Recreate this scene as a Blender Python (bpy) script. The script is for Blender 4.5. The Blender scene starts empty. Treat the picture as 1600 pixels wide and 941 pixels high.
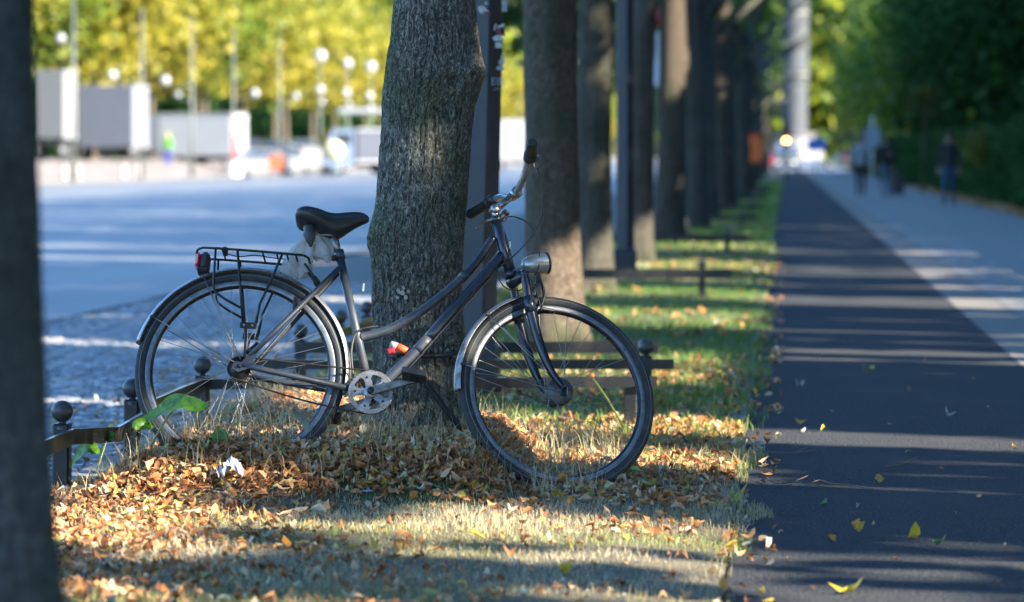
import bpy, math, random
import numpy as np
from mathutils import Vector, Matrix
R = math.radians
rng = np.random.default_rng(7)
random.seed(7)
sc = bpy.context.scene
col = sc.collection

# ------------------------------------------------------------------ camera, light, exposure
F, VX, VY, H = 5400.0, 1228.0, 243.0, 1.13      # focal length and vanishing point of the path in photograph pixels, eye height
cd = bpy.data.cameras.new('camera'); cam = bpy.data.objects.new('camera', cd); col.objects.link(cam)
cam.location = (0, 0, H); cam.rotation_euler = (R(90), 0, 0)
cd.sensor_width = 36; cd.lens = 36 * F / 1600
cd.shift_x = -(VX - 800) / 1600; cd.shift_y = -(470.5 - VY) / 1600
cd.clip_start = 0.3; cd.clip_end = 6000
cd.dof.use_dof = True; cd.dof.focus_distance = 11.7; cd.dof.aperture_fstop = 3.2
sc.camera = cam

SUN_EL = 28.0
sun_to = np.array([0.906, -0.422, 0.0]) * math.cos(R(SUN_EL)); sun_to[2] = math.sin(R(SUN_EL))
w = bpy.data.worlds.new('World'); sc.world = w; w.use_nodes = True
nt = w.node_tree; bg = nt.nodes['Background']
sky = nt.nodes.new('ShaderNodeTexSky'); sky.sky_type = 'NISHITA'; sky.sun_disc = False
sky.sun_elevation = R(SUN_EL); sky.sun_rotation = math.atan2(sun_to[0], sun_to[1])
sky.air_density = 1.1; sky.dust_density = 0.1; sky.ozone_density = 7.0
nt.links.new(sky.outputs[0], bg.inputs[0]); bg.inputs[1].default_value = 0.12
sd = bpy.data.lights.new('sun', 'SUN'); sd.energy = 5.0; sd.angle = R(0.5); sd.color = (1.0, 0.86, 0.68)
so = bpy.data.objects.new('sun', sd); col.objects.link(so)
so.rotation_euler = Vector(tuple(sun_to)).to_track_quat('Z', 'Y').to_euler()
sc.view_settings.view_transform = 'Standard'; sc.view_settings.look = 'None'
sc.view_settings.gamma = 1; sc.view_settings.exposure = 2.45
try:
    sc.view_settings.use_white_balance = True; sc.view_settings.white_balance_temperature = 6200; sc.view_settings.white_balance_tint = 6
except Exception: pass
try:
    sc.cycles.use_denoising = True; sc.cycles.denoiser = 'OPENIMAGEDENOISE'
    sc.cycles.max_bounces = 6; sc.cycles.diffuse_bounces = 3; sc.cycles.glossy_bounces = 3
    sc.cycles.transmission_bounces = 4; sc.cycles.transparent_max_bounces = 6
    sc.cycles.sample_clamp_indirect = 6.0; sc.cycles.caustics_reflective = False; sc.cycles.caustics_refractive = False
except Exception: pass

def at(x, y, Y):
    return np.array([(x - VX) / F * Y, Y, H - (y - VY) / F * Y])

# ------------------------------------------------------------------ materials
MATS = {}
def _n(nt, t, **kw):
    n = nt.nodes.new(t)
    for k, v in kw.items(): setattr(n, k, v)
    return n
def mat(name, color, rough=0.6, metal=0.0, color2=None, scale=8.0, stretch=(1,1,1), bump=0.0, bscale=40.0, coat=0.0,
        emit=None, estr=0.0, trans=0.0, spec=None, lo=0.35, hi=0.65, detail=5.0, color3=None, s3=2.0, bdist=0.01, alpha=None):
    if name in MATS: return MATS[name]
    m = bpy.data.materials.new(name); m.use_nodes = True; nt = m.node_tree; N, Lk = nt.nodes, nt.links
    b = N['Principled BSDF']; out = N['Material Output']
    b.inputs['Base Color'].default_value = (*color, 1); b.inputs['Roughness'].default_value = rough
    b.inputs['Metallic'].default_value = metal; b.inputs['Coat Weight'].default_value = coat
    if spec is not None: b.inputs['Specular IOR Level'].default_value = spec
    tc = _n(nt, 'ShaderNodeTexCoord'); mp = _n(nt, 'ShaderNodeMapping'); mp.inputs['Scale'].default_value = stretch
    Lk.new(tc.outputs['Object'], mp.inputs[0]); src = None
    if color2 is not None:
        no = _n(nt, 'ShaderNodeTexNoise'); no.inputs['Scale'].default_value = scale; no.inputs['Detail'].default_value = detail
        no.inputs['Roughness'].default_value = 0.62
        Lk.new(mp.outputs[0], no.inputs['Vector'])
        mr = _n(nt, 'ShaderNodeMapRange'); mr.inputs[1].default_value = lo; mr.inputs[2].default_value = hi
        Lk.new(no.outputs[0], mr.inputs[0])
        mx = _n(nt, 'ShaderNodeMix', data_type='RGBA'); mx.inputs[6].default_value = (*color, 1); mx.inputs[7].default_value = (*color2, 1)
        Lk.new(mr.outputs[0], mx.inputs[0]); src = mx.outputs[2]
        if color3 is not None:
            n3 = _n(nt, 'ShaderNodeTexNoise'); n3.inputs['Scale'].default_value = s3; n3.inputs['Detail'].default_value = 6
            Lk.new(tc.outputs['Object'], n3.inputs['Vector'])
            m3 = _n(nt, 'ShaderNodeMapRange'); m3.inputs[1].default_value = 0.52; m3.inputs[2].default_value = 0.66
            Lk.new(n3.outputs[0], m3.inputs[0])
            mx3 = _n(nt, 'ShaderNodeMix', data_type='RGBA'); mx3.inputs[7].default_value = (*color3, 1)
            Lk.new(m3.outputs[0], mx3.inputs[0]); Lk.new(src, mx3.inputs[6]); src = mx3.outputs[2]
        Lk.new(src, b.inputs['Base Color'])
    if bump:
        nb = _n(nt, 'ShaderNodeTexNoise'); nb.inputs['Scale'].default_value = bscale; nb.inputs['Detail'].default_value = 5
        Lk.new(mp.outputs[0], nb.inputs['Vector'])
        bp = _n(nt, 'ShaderNodeBump'); bp.inputs['Strength'].default_value = bump; bp.inputs['Distance'].default_value = bdist
        Lk.new(nb.outputs[0], bp.inputs['Height']); Lk.new(bp.outputs[0], b.inputs['Normal'])
    if emit is not None:
        b.inputs['Emission Color'].default_value = (*emit, 1); b.inputs['Emission Strength'].default_value = estr
    if trans:
        b.inputs['Transmission Weight'].default_value = trans
    if alpha is not None: b.inputs['Alpha'].default_value = alpha
    MATS[name] = m; return m

def ramp_mat(name, stops, rough=0.7, translucent=0.3, vary=0.25, spec=0.3):
    """colour picked per leaf or blade through the face attribute 'tone'; thin and slightly translucent"""
    m = bpy.data.materials.new(name); m.use_nodes = True; nt = m.node_tree; N, Lk = nt.nodes, nt.links
    b = N['Principled BSDF']; out = N['Material Output']; b.inputs['Roughness'].default_value = rough
    b.inputs['Specular IOR Level'].default_value = spec
    a = _n(nt, 'ShaderNodeAttribute', attribute_name='tone'); cr = _n(nt, 'ShaderNodeValToRGB')
    e = cr.color_ramp.elements
    while len(e) > 1: e.remove(e[-1])
    e[0].position = stops[0][0]; e[0].color = (*stops[0][1], 1)
    for p, c in stops[1:]:
        k = e.new(p); k.color = (*c, 1)
    Lk.new(a.outputs['Fac'], cr.inputs[0])
    oi = _n(nt, 'ShaderNodeObjectInfo'); tc = _n(nt, 'ShaderNodeTexCoord'); no = _n(nt, 'ShaderNodeTexNoise'); no.inputs['Scale'].default_value = 55; no.inputs['Detail'].default_value = 3
    Lk.new(tc.outputs['Object'], no.inputs['Vector'])
    hs = _n(nt, 'ShaderNodeHueSaturation'); mr = _n(nt, 'ShaderNodeMapRange'); mr.inputs[1].default_value = 0.3; mr.inputs[2].default_value = 0.7
    mr.inputs[3].default_value = 1 - vary; mr.inputs[4].default_value = 1 + vary
    Lk.new(no.outputs[0], mr.inputs[0]); Lk.new(mr.outputs[0], hs.inputs['Value']); Lk.new(cr.outputs[0], hs.inputs['Color'])
    Lk.new(hs.outputs[0], b.inputs['Base Color'])
    if translucent:
        tr = _n(nt, 'ShaderNodeBsdfTranslucent'); Lk.new(hs.outputs[0], tr.inputs[0])
        ms = _n(nt, 'ShaderNodeMixShader'); ms.inputs[0].default_value = translucent
        Lk.new(b.outputs[0], ms.inputs[1]); Lk.new(tr.outputs[0], ms.inputs[2]); Lk.new(ms.outputs[0], out.inputs[0])
    MATS[name] = m; return m

# ------------------------------------------------------------------ numpy noise
def _h(ix, iy, iz, s=0):
    h = (ix.astype(np.int64) * 374761393 + iy.astype(np.int64) * 668265263 + iz.astype(np.int64) * 2147483647 + s * 974634777) & 0xffffffff
    h = ((h ^ (h >> 13)) * 1274126177) & 0xffffffff
    return ((h ^ (h >> 16)) & 0xffff) / 65535.0
def vnoise(x, y, z, s=0):
    x, y, z = np.broadcast_arrays(np.asarray(x, float), np.asarray(y, float), np.asarray(z, float))
    ix, iy, iz = np.floor(x), np.floor(y), np.floor(z); fx, fy, fz = x - ix, y - iy, z - iz
    fx, fy, fz = [q * q * (3 - 2 * q) for q in (fx, fy, fz)]
    r = 0
    for a in (0, 1):
        for b in (0, 1):
            for c in (0, 1):
                r = r + _h(ix + a, iy + b, iz + c, s) * (fx if a else 1 - fx) * (fy if b else 1 - fy) * (fz if c else 1 - fz)
    return r * 2 - 1
def fbm(x, y, z, o=4, s=0):
    r, a, t = 0, 1.0, 0
    for k in range(o):
        r = r + a * vnoise(x * 2**k, y * 2**k, z * 2**k, s + k); t += a; a *= 0.5
    return r / t

# ------------------------------------------------------------------ objects
ORG = {}
def tag(o, label=None, cat=None, group=None, kind=None):
    if label: o['label'] = label
    if cat: o['category'] = cat
    if group: o['group'] = group
    if kind: o['kind'] = kind
    return o
def empty(name, loc=(0, 0, 0)):
    o = bpy.data.objects.new(name, None); col.objects.link(o); o.location = tuple(loc); o.empty_display_size = 0.1
    ORG[o.name] = np.array(loc, float); return o
def npmesh(name, V, Fq, mats, parent=None, smooth=False, midx=None, tone=None, origin=None):
    """Fq: array (n,k) of one face size, or list of arrays"""
    V = np.asarray(V, float); org = ORG[parent.name] if parent is not None else (np.array(origin, float) if origin is not None else np.zeros(3))
    me = bpy.data.meshes.new(name)
    Fl = Fq if isinstance(Fq, list) else [Fq]
    Fl = [np.asarray(q, np.int32) for q in Fl if len(q)]
    nv = len(V); me.vertices.add(nv); me.vertices.foreach_set('co', (V - org).astype(np.float32).ravel())
    tot = sum(q.size for q in Fl); nf = sum(len(q) for q in Fl)
    me.loops.add(tot); me.polygons.add(nf)
    me.loops.foreach_set('vertex_index', np.concatenate([q.ravel() for q in Fl]))
    cnt = np.concatenate([np.full(len(q), q.shape[1], np.int32) for q in Fl])
    st = np.concatenate([[0], np.cumsum(cnt)[:-1]]).astype(np.int32)
    me.polygons.foreach_set('loop_start', st)
    try: me.polygons.foreach_set('loop_total', cnt)
    except Exception: pass
    for m in (mats if isinstance(mats, (list, tuple)) else [mats]): me.materials.append(m)
    if midx is not None: me.polygons.foreach_set('material_index', np.asarray(midx, np.int32))
    me.update(calc_edges=True); me.validate()
    if smooth: me.polygons.foreach_set('use_smooth', np.ones(len(me.polygons), bool))
    if tone is not None and len(tone) == len(me.polygons):
        a = me.attributes.new('tone', 'FLOAT', 'FACE'); a.data.foreach_set('value', np.asarray(tone, np.float32))
    o = bpy.data.objects.new(name, me); col.objects.link(o)
    if parent is not None: o.parent = parent; ORG[o.name] = org
    else:
        o.location = tuple(org); ORG[o.name] = org
    return o

class MB:
    def __init__(s): s.V = []; s.F = []; s.M = []; s.S = []; s.n = 0
    def add(s, V, Fs, mi=0, sm=True):
        for v in V: s.V.append(tuple(v))
        for f in Fs: s.F.append(tuple(int(i) + s.n for i in f)); s.M.append(mi); s.S.append(sm)
        s.n += len(V); return s
    def box(s, c, size, ax=None, mi=0, bev=0.0):
        c = np.array(c, float); a = np.eye(3) if ax is None else np.array(ax, float)
        hx, hy, hz = [q / 2 for q in size]
        if bev <= 0:
            V = [c + a[0] * x * hx + a[1] * y * hy + a[2] * z * hz for x in (-1, 1) for y in (-1, 1) for z in (-1, 1)]
            return s.add(V, [(0, 1, 3, 2), (4, 6, 7, 5), (0, 4, 5, 1), (2, 3, 7, 6), (0, 2, 6, 4), (1, 5, 7, 3)], mi, False)
        b = min(bev, hx * .9, hy * .9, hz * .9); V = []; idx = {}
        for x in (-1, 1):
            for y in (-1, 1):
                for z in (-1, 1):
                    for k in range(3):
                        h = [hx - (0 if k == 0 else b), hy - (0 if k == 1 else b), hz - (0 if k == 2 else b)]
                        idx[(x, y, z, k)] = len(V); V.append(c + a[0] * x * h[0] + a[1] * y * h[1] + a[2] * z * h[2])
        Fs = []
        for x in (-1, 1): Fs.append([idx[(x, p, q, 0)] for p, q in ((-1, -1), (1, -1), (1, 1), (-1, 1))][::x])
        for y in (-1, 1): Fs.append([idx[(p, y, q, 1)] for p, q in ((-1, -1), (-1, 1), (1, 1), (1, -1))][::y])
        for z in (-1, 1): Fs.append([idx[(p, q, z, 2)] for p, q in ((-1, -1), (1, -1), (1, 1), (-1, 1))][::z])
        for p in (-1, 1):
            for q in (-1, 1):
                Fs.append([idx[(-1, p, q, 1)], idx[(1, p, q, 1)], idx[(1, p, q, 2)], idx[(-1, p, q, 2)]])
                Fs.append([idx[(p, -1, q, 0)], idx[(p, 1, q, 0)], idx[(p, 1, q, 2)], idx[(p, -1, q, 2)]])
                Fs.append([idx[(p, q, -1, 0)], idx[(p, q, 1, 0)], idx[(p, q, 1, 1)], idx[(p, q, -1, 1)]])
        for x in (-1, 1):
            for y in (-1, 1):
                for z in (-1, 1): Fs.append([idx[(x, y, z, k)] for k in range(3)])
        return s.add(V, Fs, mi, False)
    def tube(s, pts, r, seg=10, mi=0, closed=False, cap=True, flat=None):
        """r scalar or list; flat=(axis, k) squashes the section along a direction"""
        P = np.array(pts, float); n = len(P); r = np.full(n, r) if np.isscalar(r) else np.array(r, float)
        T = np.zeros_like(P)
        for i in range(n):
            a = P[(i + 1) % n] if (closed or i < n - 1) else P[i]; b = P[i - 1] if (closed or i > 0) else P[i]
            d = a - b; T[i] = d / (np.linalg.norm(d) + 1e-12)
        ref = np.array([0, 0, 1.0]) if abs(T[0][2]) < 0.9 else np.array([0, 1.0, 0])
        u = np.cross(ref, T[0]); u /= np.linalg.norm(u); V = []
        for i in range(n):
            u = u - (u @ T[i]) * T[i]; u /= np.linalg.norm(u); v = np.cross(T[i], u)
            for k in range(seg):
                a = 2 * math.pi * k / seg; V.append(P[i] + r[i] * (math.cos(a) * u + math.sin(a) * v))
        Fs = []
        for i in range(n if closed else n - 1):
            j = (i + 1) % n
            for k in range(seg):
                l = (k + 1) % seg; Fs.append((i * seg + k, i * seg + l, j * seg + l, j * seg + k))
        s.add(V, Fs, mi)
        if cap and not closed:
            b = s.n - len(V)
            s.F.append(tuple(b + k for k in range(seg))[::-1]); s.M.append(mi); s.S.append(False)
            s.F.append(tuple(b + (n - 1) * seg + k for k in range(seg))); s.M.append(mi); s.S.append(False)
        return s
    def lathe(s, c, axis, prof, seg=24, mi=0, closed=False, ang=None):
        """prof: list of (radius, offset along axis)"""
        c = np.array(c, float); ax = np.array(axis, float); ax /= np.linalg.norm(ax)
        ref = np.array([0, 0, 1.0]) if abs(ax[2]) < 0.9 else np.array([1.0, 0, 0])
        u = np.cross(ref, ax); u /= np.linalg.norm(u); v = np.cross(ax, u); V = []; m = len(prof)
        for k in range(seg):
            a = 2 * math.pi * k / seg; d = math.cos(a) * u + math.sin(a) * v
            for (r, o) in prof: V.append(c + d * max(r, 1e-5) + ax * o)
        Fs = []
        for k in range(seg):
            l = (k + 1) % seg
            for i in range(m if closed else m - 1):
                j = (i + 1) % m; Fs.append((k * m + i, l * m + i, l * m + j, k * m + j))
        return s.add(V, Fs, mi)
    def ball(s, c, r, seg=14, mi=0, sq=(1, 1, 1)):
        V = []; c = np.array(c, float); rings = seg // 2 + 1
        for i in range(rings + 1):
            t = math.pi * i / rings
            for k in range(seg):
                a = 2 * math.pi * k / seg
                V.append(c + r * np.array([math.sin(t) * math.cos(a) * sq[0], math.sin(t) * math.sin(a) * sq[1], math.cos(t) * sq[2]]))
        Fs = [(i * seg + k, i * seg + (k + 1) % seg, (i + 1) * seg + (k + 1) % seg, (i + 1) * seg + k) for i in range(rings) for k in range(seg)]
        return s.add(V, Fs, mi)
    def prism(s, outline, depth, mi=0):
        """outline: list of 3D points of one flat side; depth: 3D vector"""
        O = [np.array(p, float) for p in outline]; d = np.array(depth, float); n = len(O)
        V = O + [p + d for p in O]
        Fs = [tuple(range(n))[::-1], tuple(range(n, 2 * n))] + [(i, (i + 1) % n, n + (i + 1) % n, n + i) for i in range(n)]
        return s.add(V, Fs, mi, False)
    def build(s, name, mats, parent=None, smooth=True, origin=None):
        org = ORG[parent.name] if parent is not None else (np.array(origin, float) if origin is not None else np.zeros(3))
        me = bpy.data.meshes.new(name)
        me.from_pydata([tuple(np.array(v) - org) for v in s.V], [], s.F)
        for m in (mats if isinstance(mats, (list, tuple)) else [mats]): me.materials.append(m)
        me.polygons.foreach_set('material_index', s.M); me.polygons.foreach_set('use_smooth', [bool(q and smooth) for q in s.S])
        me.update()
        o = bpy.data.objects.new(name, me); col.objects.link(o)
        if parent is not None: o.parent = parent
        else: o.location = tuple(org)
        ORG[o.name] = org; return o
def dup(o, loc=None, parent=None, rotz=None, scale=None):
    c = o.copy(); col.objects.link(c)
    if parent is not None: c.parent = parent
    if loc is not None: c.location = tuple(loc)
    if rotz is not None: c.rotation_euler = (0, 0, rotz)
    if scale is not None: c.scale = scale if not np.isscalar(scale) else (scale,) * 3
    for ch in o.children: dup(ch, parent=c)
    return c
def smooth_pts(P, n=6):
    P = np.array(P, float); out = []
    for i in range(len(P) - 1):
        p0 = P[max(i - 1, 0)]; p1 = P[i]; p2 = P[i + 1]; p3 = P[min(i + 2, len(P) - 1)]
        for k in range(n):
            t = k / n
            out.append(0.5 * ((2 * p1) + (-p0 + p2) * t + (2 * p0 - 5 * p1 + 4 * p2 - p3) * t * t + (-p0 + 3 * p1 - 3 * p2 + p3) * t**3))
    out.append(P[-1]); return np.array(out)

# ------------------------------------------------------------------ material library
asphalt = mat('path_asphalt', (.021, .024, .029), .9, color2=(.095, .095, .098), scale=95, lo=.50, hi=.66, bump=1.0, bscale=90, bdist=.012, color3=(.045, .045, .046), s3=1.2, detail=4, spec=.25)
road_m = mat('road_asphalt', (.10, .108, .12), .6, color2=(.16, .165, .172), scale=.6, stretch=(1, .15, 1), bump=.15, bscale=60)
mosaic = mat('mosaic_paving', (.20, .18, .15), .8, color2=(.11, .10, .09), scale=26, bump=.5, bscale=30)
slab_m = mat('slab_paving', (.21, .205, .20), .8, color2=(.14, .14, .14), scale=2.0, bump=.15, bscale=40)
soil_m = mat('soil', (.16, .13, .09), .95, color2=(.10, .085, .05), scale=9, bump=.9, bscale=60, bdist=.02, color3=(.06, .085, .025), s3=1.1)
ground_m = mat('ground_far', (.07, .09, .035), .95, color2=(.10, .085, .05), scale=.4)
kerb_m = mat('granite_kerb', (.16, .155, .15), .75, color2=(.10, .10, .10), scale=12, bump=.4, bscale=60)
sett_m = mat('granite_sett', (.25, .26, .28), .45, color2=(.15, .16, .18), scale=5, bump=.5, bscale=50, color3=(.34, .30, .26), s3=4)
farpave = mat('far_paving', (.22, .185, .165), .85, color2=(.14, .125, .11), scale=1.0)
bark_m = None

# bark material: cells + fissures
def bark(name, base, light, dark, moss, mossf=.55):
    m = bpy.data.materials.new(name); m.use_nodes = True; nt = m.node_tree; N, Lk = nt.nodes, nt.links; b = N['Principled BSDF']
    b.inputs['Roughness'].default_value = .92; b.inputs['Specular IOR Level'].default_value = .2
    tc = _n(nt, 'ShaderNodeTexCoord'); mp = _n(nt, 'ShaderNodeMapping'); mp.inputs['Scale'].default_value = (1, 1, .36)
    Lk.new(tc.outputs['Object'], mp.inputs[0])
    n1 = _n(nt, 'ShaderNodeTexNoise'); n1.inputs['Scale'].default_value = 55; n1.inputs['Detail'].default_value = 7; n1.inputs['Roughness'].default_value = .7
    n1.inputs['Distortion'].default_value = .6
    v1 = _n(nt, 'ShaderNodeTexVoronoi', feature='DISTANCE_TO_EDGE'); v1.inputs['Scale'].default_value = 85
    n0 = _n(nt, 'ShaderNodeTexNoise'); n0.inputs['Scale'].default_value = 14; n0.inputs['Detail'].default_value = 4
    add = _n(nt, 'ShaderNodeMix', data_type='RGBA', blend_type='LINEAR_LIGHT'); add.inputs[0].default_value = .11
    Lk.new(mp.outputs[0], n0.inputs['Vector']); Lk.new(mp.outputs[0], add.inputs[6]); Lk.new(n0.outputs[1], add.inputs[7])
    mp2 = _n(nt, 'ShaderNodeMapping'); mp2.inputs['Scale'].default_value = (1, 1, .62); Lk.new(tc.outputs['Object'], mp2.inputs[0])
    Lk.new(add.outputs[2], v1.inputs['Vector']); Lk.new(mp2.outputs[0], n1.inputs['Vector'])
    mr = _n(nt, 'ShaderNodeMapRange'); mr.inputs[1].default_value = -.05; mr.inputs[2].default_value = .13
    Lk.new(v1.outputs['Distance'], mr.inputs[0])
    c1 = _n(nt, 'ShaderNodeMix', data_type='RGBA'); c1.inputs[6].default_value = (*base, 1); c1.inputs[7].default_value = (*light, 1)
    m1 = _n(nt, 'ShaderNodeMapRange'); m1.inputs[1].default_value = .42; m1.inputs[2].default_value = .62
    Lk.new(n1.outputs[0], m1.inputs[0]); Lk.new(m1.outputs[0], c1.inputs[0])
    n2 = _n(nt, 'ShaderNodeTexNoise'); n2.inputs['Scale'].default_value = 2.6; n2.inputs['Detail'].default_value = 7
    Lk.new(tc.outputs['Object'], n2.inputs['Vector'])
    m2 = _n(nt, 'ShaderNodeMapRange'); m2.inputs[1].default_value = mossf - .06; m2.inputs[2].default_value = mossf + .12
    Lk.new(n2.outputs[0], m2.inputs[0])
    c2 = _n(nt, 'ShaderNodeMix', data_type='RGBA'); c2.inputs[7].default_value = (*moss, 1)
    Lk.new(c1.outputs[2], c2.inputs[6]); Lk.new(m2.outputs[0], c2.inputs[0])
    c3 = _n(nt, 'ShaderNodeMix', data_type='RGBA'); c3.inputs[6].default_value = (*dark, 1)
    Lk.new(mr.outputs[0], c3.inputs[0]); Lk.new(c2.outputs[2], c3.inputs[7]); Lk.new(c3.outputs[2], b.inputs['Base Color'])
    ad = _n(nt, 'ShaderNodeMath', operation='ADD'); Lk.new(mr.outputs[0], ad.inputs[0]); Lk.new(n1.outputs[0], ad.inputs[1])
    bp = _n(nt, 'ShaderNodeBump'); bp.inputs['Strength'].default_value = 1.0; bp.inputs['Distance'].default_value = .012
    Lk.new(ad.outputs[0], bp.inputs['Height']); Lk.new(bp.outputs[0], b.inputs['Normal'])
    MATS[name] = m; return m
bark_m = bark('linden_bark', (.135, .13, .108), (.37, .36, .295), (.065, .06, .05), (.13, .145, .075))
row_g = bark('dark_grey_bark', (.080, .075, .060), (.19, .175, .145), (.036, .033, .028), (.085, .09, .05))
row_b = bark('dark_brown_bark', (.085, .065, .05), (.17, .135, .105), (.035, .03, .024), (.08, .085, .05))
bark_b = bark('brown_bark', (.12, .09, .068), (.25, .20, .155), (.045, .036, .028), (.11, .12, .07))
litter_m = ramp_mat('leaf_litter_colour', [(0, (.20, .085, .035)), (.2, (.40, .17, .065)), (.45, (.56, .27, .11)), (.68, (.58, .36, .19)), (.8, (.60, .46, .31)), (.86, (.56, .27, .07)), (.92, (.60, .42, .08)), (.96, (.42, .42, .14)), (1, (.60, .55, .44))], rough=.6, translucent=.25)
grass_m = ramp_mat('grass_colour', [(0, (.07, .15, .03)), (.3, (.15, .25, .04)), (.5, (.27, .31, .08)), (.7, (.36, .30, .16)), (1, (.58, .50, .34))], rough=.6, translucent=.3, vary=.15)
crown_m = ramp_mat('crown_leaves', [(0, (0.018, 0.041, 0.009)), (.5, (0.041, 0.077, 0.014)), (.85, (0.081, 0.117, 0.018)), (1, (0.198, 0.180, 0.018))], rough=.5, translucent=.38, vary=.1)
lime_m = ramp_mat('lime_leaves', [(0, (0.036, 0.072, 0.009)), (.5, (0.120, 0.162, 0.012)), (1, (0.270, 0.288, 0.024))], rough=.5, translucent=.35, vary=.1)
over_m = ramp_mat('overhanging_leaves', [(0, (0.032, 0.080, 0.010)), (.5, (0.096, 0.168, 0.016)), (.9, (0.160, 0.240, 0.024)), (1, (0.480, 0.480, 0.064))], rough=.4, translucent=.5, vary=.1)
park_m = ramp_mat('park_leaves', [(0, (.010, .034, .012)), (.6, (.028, .080, .018)), (.90, (.05, .12, .022)), (1, (.34, .38, .05))], rough=.7, translucent=.3, vary=.1, spec=.08)  # brightest stop paints sunlit leaf spots into the dark foliage
yellow_m = ramp_mat('autumn_leaves', [(0, (0.088, 0.110, 0.008)), (.3, (0.198, 0.198, 0.017)), (.6, (0.319, 0.275, 0.028)), (.85, (0.363, 0.303, 0.044)), (1, (0.352, 0.253, 0.039))], rough=.5, translucent=.35, vary=.1)
midgreen_m = ramp_mat('midgreen_leaves', [(0, (0.021, 0.042, 0.008)), (.5, (0.070, 0.098, 0.014)), (1, (0.196, 0.196, 0.021))], rough=.5, translucent=.35, vary=.1)

# ------------------------------------------------------------------ terrain
PATH_L, KERB = -0.16, -2.46
def gz(X, Y):
    X = np.asarray(X, float); Y = np.asarray(Y, float)
    sx = np.clip((X + 2.35) / .35, 0, 1) * np.clip((-0.86 - X) / .22, 0, 1)
    sy = np.clip((Y - 10.9) / .5, 0, 1) * np.clip((13.6 + 1.5 * np.clip((-1.25 - X) / .4, 0, 1) - Y) / .9, 0, 1)
    sx = sx * sx * (3 - 2 * sx); sy = sy * sy * (3 - 2 * sy)
    z = .125 * sx * sy + .012 * fbm(X * 2, Y * 2, 0.0, 3, 5) + .01
    z = z - .012 * np.clip((X + .45) / .3, 0, 1)
    z = np.where(X > PATH_L + .02, -.008, z)
    return z
def grid(name, X, Y, zf, m, kind='structure', parent=None, smooth=True):
    gx, gy = np.meshgrid(X, Y); z = zf(gx, gy); V = np.stack([gx, gy, z], -1).reshape(-1, 3)
    ny, nx = gx.shape; i = np.arange(ny - 1)[:, None] * nx + np.arange(nx - 1)[None]
    Fq = np.stack([i, i + 1, i + nx + 1, i + nx], -1).reshape(-1, 4)
    o = npmesh(name, V, Fq, m, smooth=smooth); tag(o, kind=kind); return o
flat = lambda z: (lambda X, Y: np.full(X.shape, z))
grid('ground', [-1500, 1500], [-60, 4000], flat(-.22), ground_m)
ys = np.concatenate([np.arange(3, 16, .035), np.arange(16, 40, .15), np.arange(40, 262, 2)])
grid('grass_verge', np.arange(KERB + .09, PATH_L + .02, .035), ys, gz, soil_m)
grid('cycle_path', np.linspace(PATH_L, 1.28, 8), np.concatenate([np.arange(-10, 60, 1.0), np.arange(60, 262, 8)]), flat(-.012), asphalt)
grid('mosaic_strip', [1.28, 1.66], [-10, 262], flat(-.009), mosaic)
grid('pavement', [1.66, 4.35], [-10, 262], flat(-.006), slab_m)
grid('leafy_border', np.arange(4.35, 30, .6), np.arange(-10, 262, 1.0), lambda X, Y: -.01 + .05 * fbm(X, Y, 0., 3, 8), soil_m)
grid('asphalt_road', [-31.0, -5.6], [-60, 1500], flat(-.13), road_m)
def farz(X, Y): return np.interp(X, [-400, -36, -31.2], [.9, .86, .02])
grid('far_pavement', [-400, -60, -44, -36, -34, -32.5, -31.2], [-60, 60, 150, 400, 1500], farz, farpave)
grid('crossing_road', [-5.6, 60], [262, 1500], flat(-.05), road_m)
mb = MB()
y = -5.0
while y < 262:
    L_ = 1.0 if y < 60 else 8.0
    mb.box((KERB + .03, y + L_ / 2, -.09), (.14, L_ - .008, .22), bev=.012); y += L_
tag(mb.build('kerb', kerb_m), kind='structure')
mb = MB()
for k in range(60): mb.box((-31.1, -40 + 12 * k, -.04), (.22, 11.98, .2), bev=.02)
tag(mb.build('far_kerb', kerb_m), kind='structure')
# thin edging stones between the grass and the cycle path, a few of them proud and chipped
mb = MB(); y = 5.0
while y < 120:
    L_ = .5 if y < 30 else 4
    zt = -.002 if y < 30 else .0
    if not (y < 12.9 and random.random() < .8):
        mb.box((PATH_L - .035 + random.uniform(-.006, .006), y + L_ / 2, zt - .06 + random.uniform(-.008, .004)), (.07, L_ - .012, .13), bev=.01)
    y += L_
tag(mb.build('path_edging', kerb_m), kind='structure')
# granite setts of the parking lane
def setts():
    V = []; Fs = []; n = 0
    a = .125
    for j, yy in enumerate(np.arange(8.5, 34, .115)):
        for i, xx in enumerate(np.arange(-5.55, KERB - .06, a)):
            cx = xx + a / 2 + (a / 2 if j % 2 else 0) * .9 + rng.uniform(-.008, .008); cy = yy + rng.uniform(-.006, .006)
            hw = a / 2 - .009 - rng.uniform(0, .006); hh = .0575 - .008 - rng.uniform(0, .005); z = -.125 + rng.uniform(-.007, .007); b = .016
            t = rng.uniform(-.004, .004, 2)
            V += [(cx - hw, cy - hh, z - .03), (cx + hw, cy - hh, z - .03), (cx + hw, cy + hh, z - .03), (cx - hw, cy + hh, z - .03),
                  (cx - hw + b, cy - hh + b, z + t[0]), (cx + hw - b, cy - hh + b, z - t[0]), (cx + hw - b, cy + hh - b, z + t[1]), (cx - hw + b, cy + hh - b, z - t[1])]
            Fs += [(n + 4, n + 5, n + 6, n + 7), (n, n + 1, n + 5, n + 4), (n + 1, n + 2, n + 6, n + 5), (n + 2, n + 3, n + 7, n + 6), (n + 3, n, n + 4, n + 7)]; n += 8
    return V, Fs
V, Fs = setts(); tag(npmesh('cobbled_lane', V, np.array(Fs), sett_m), kind='structure')
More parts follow.
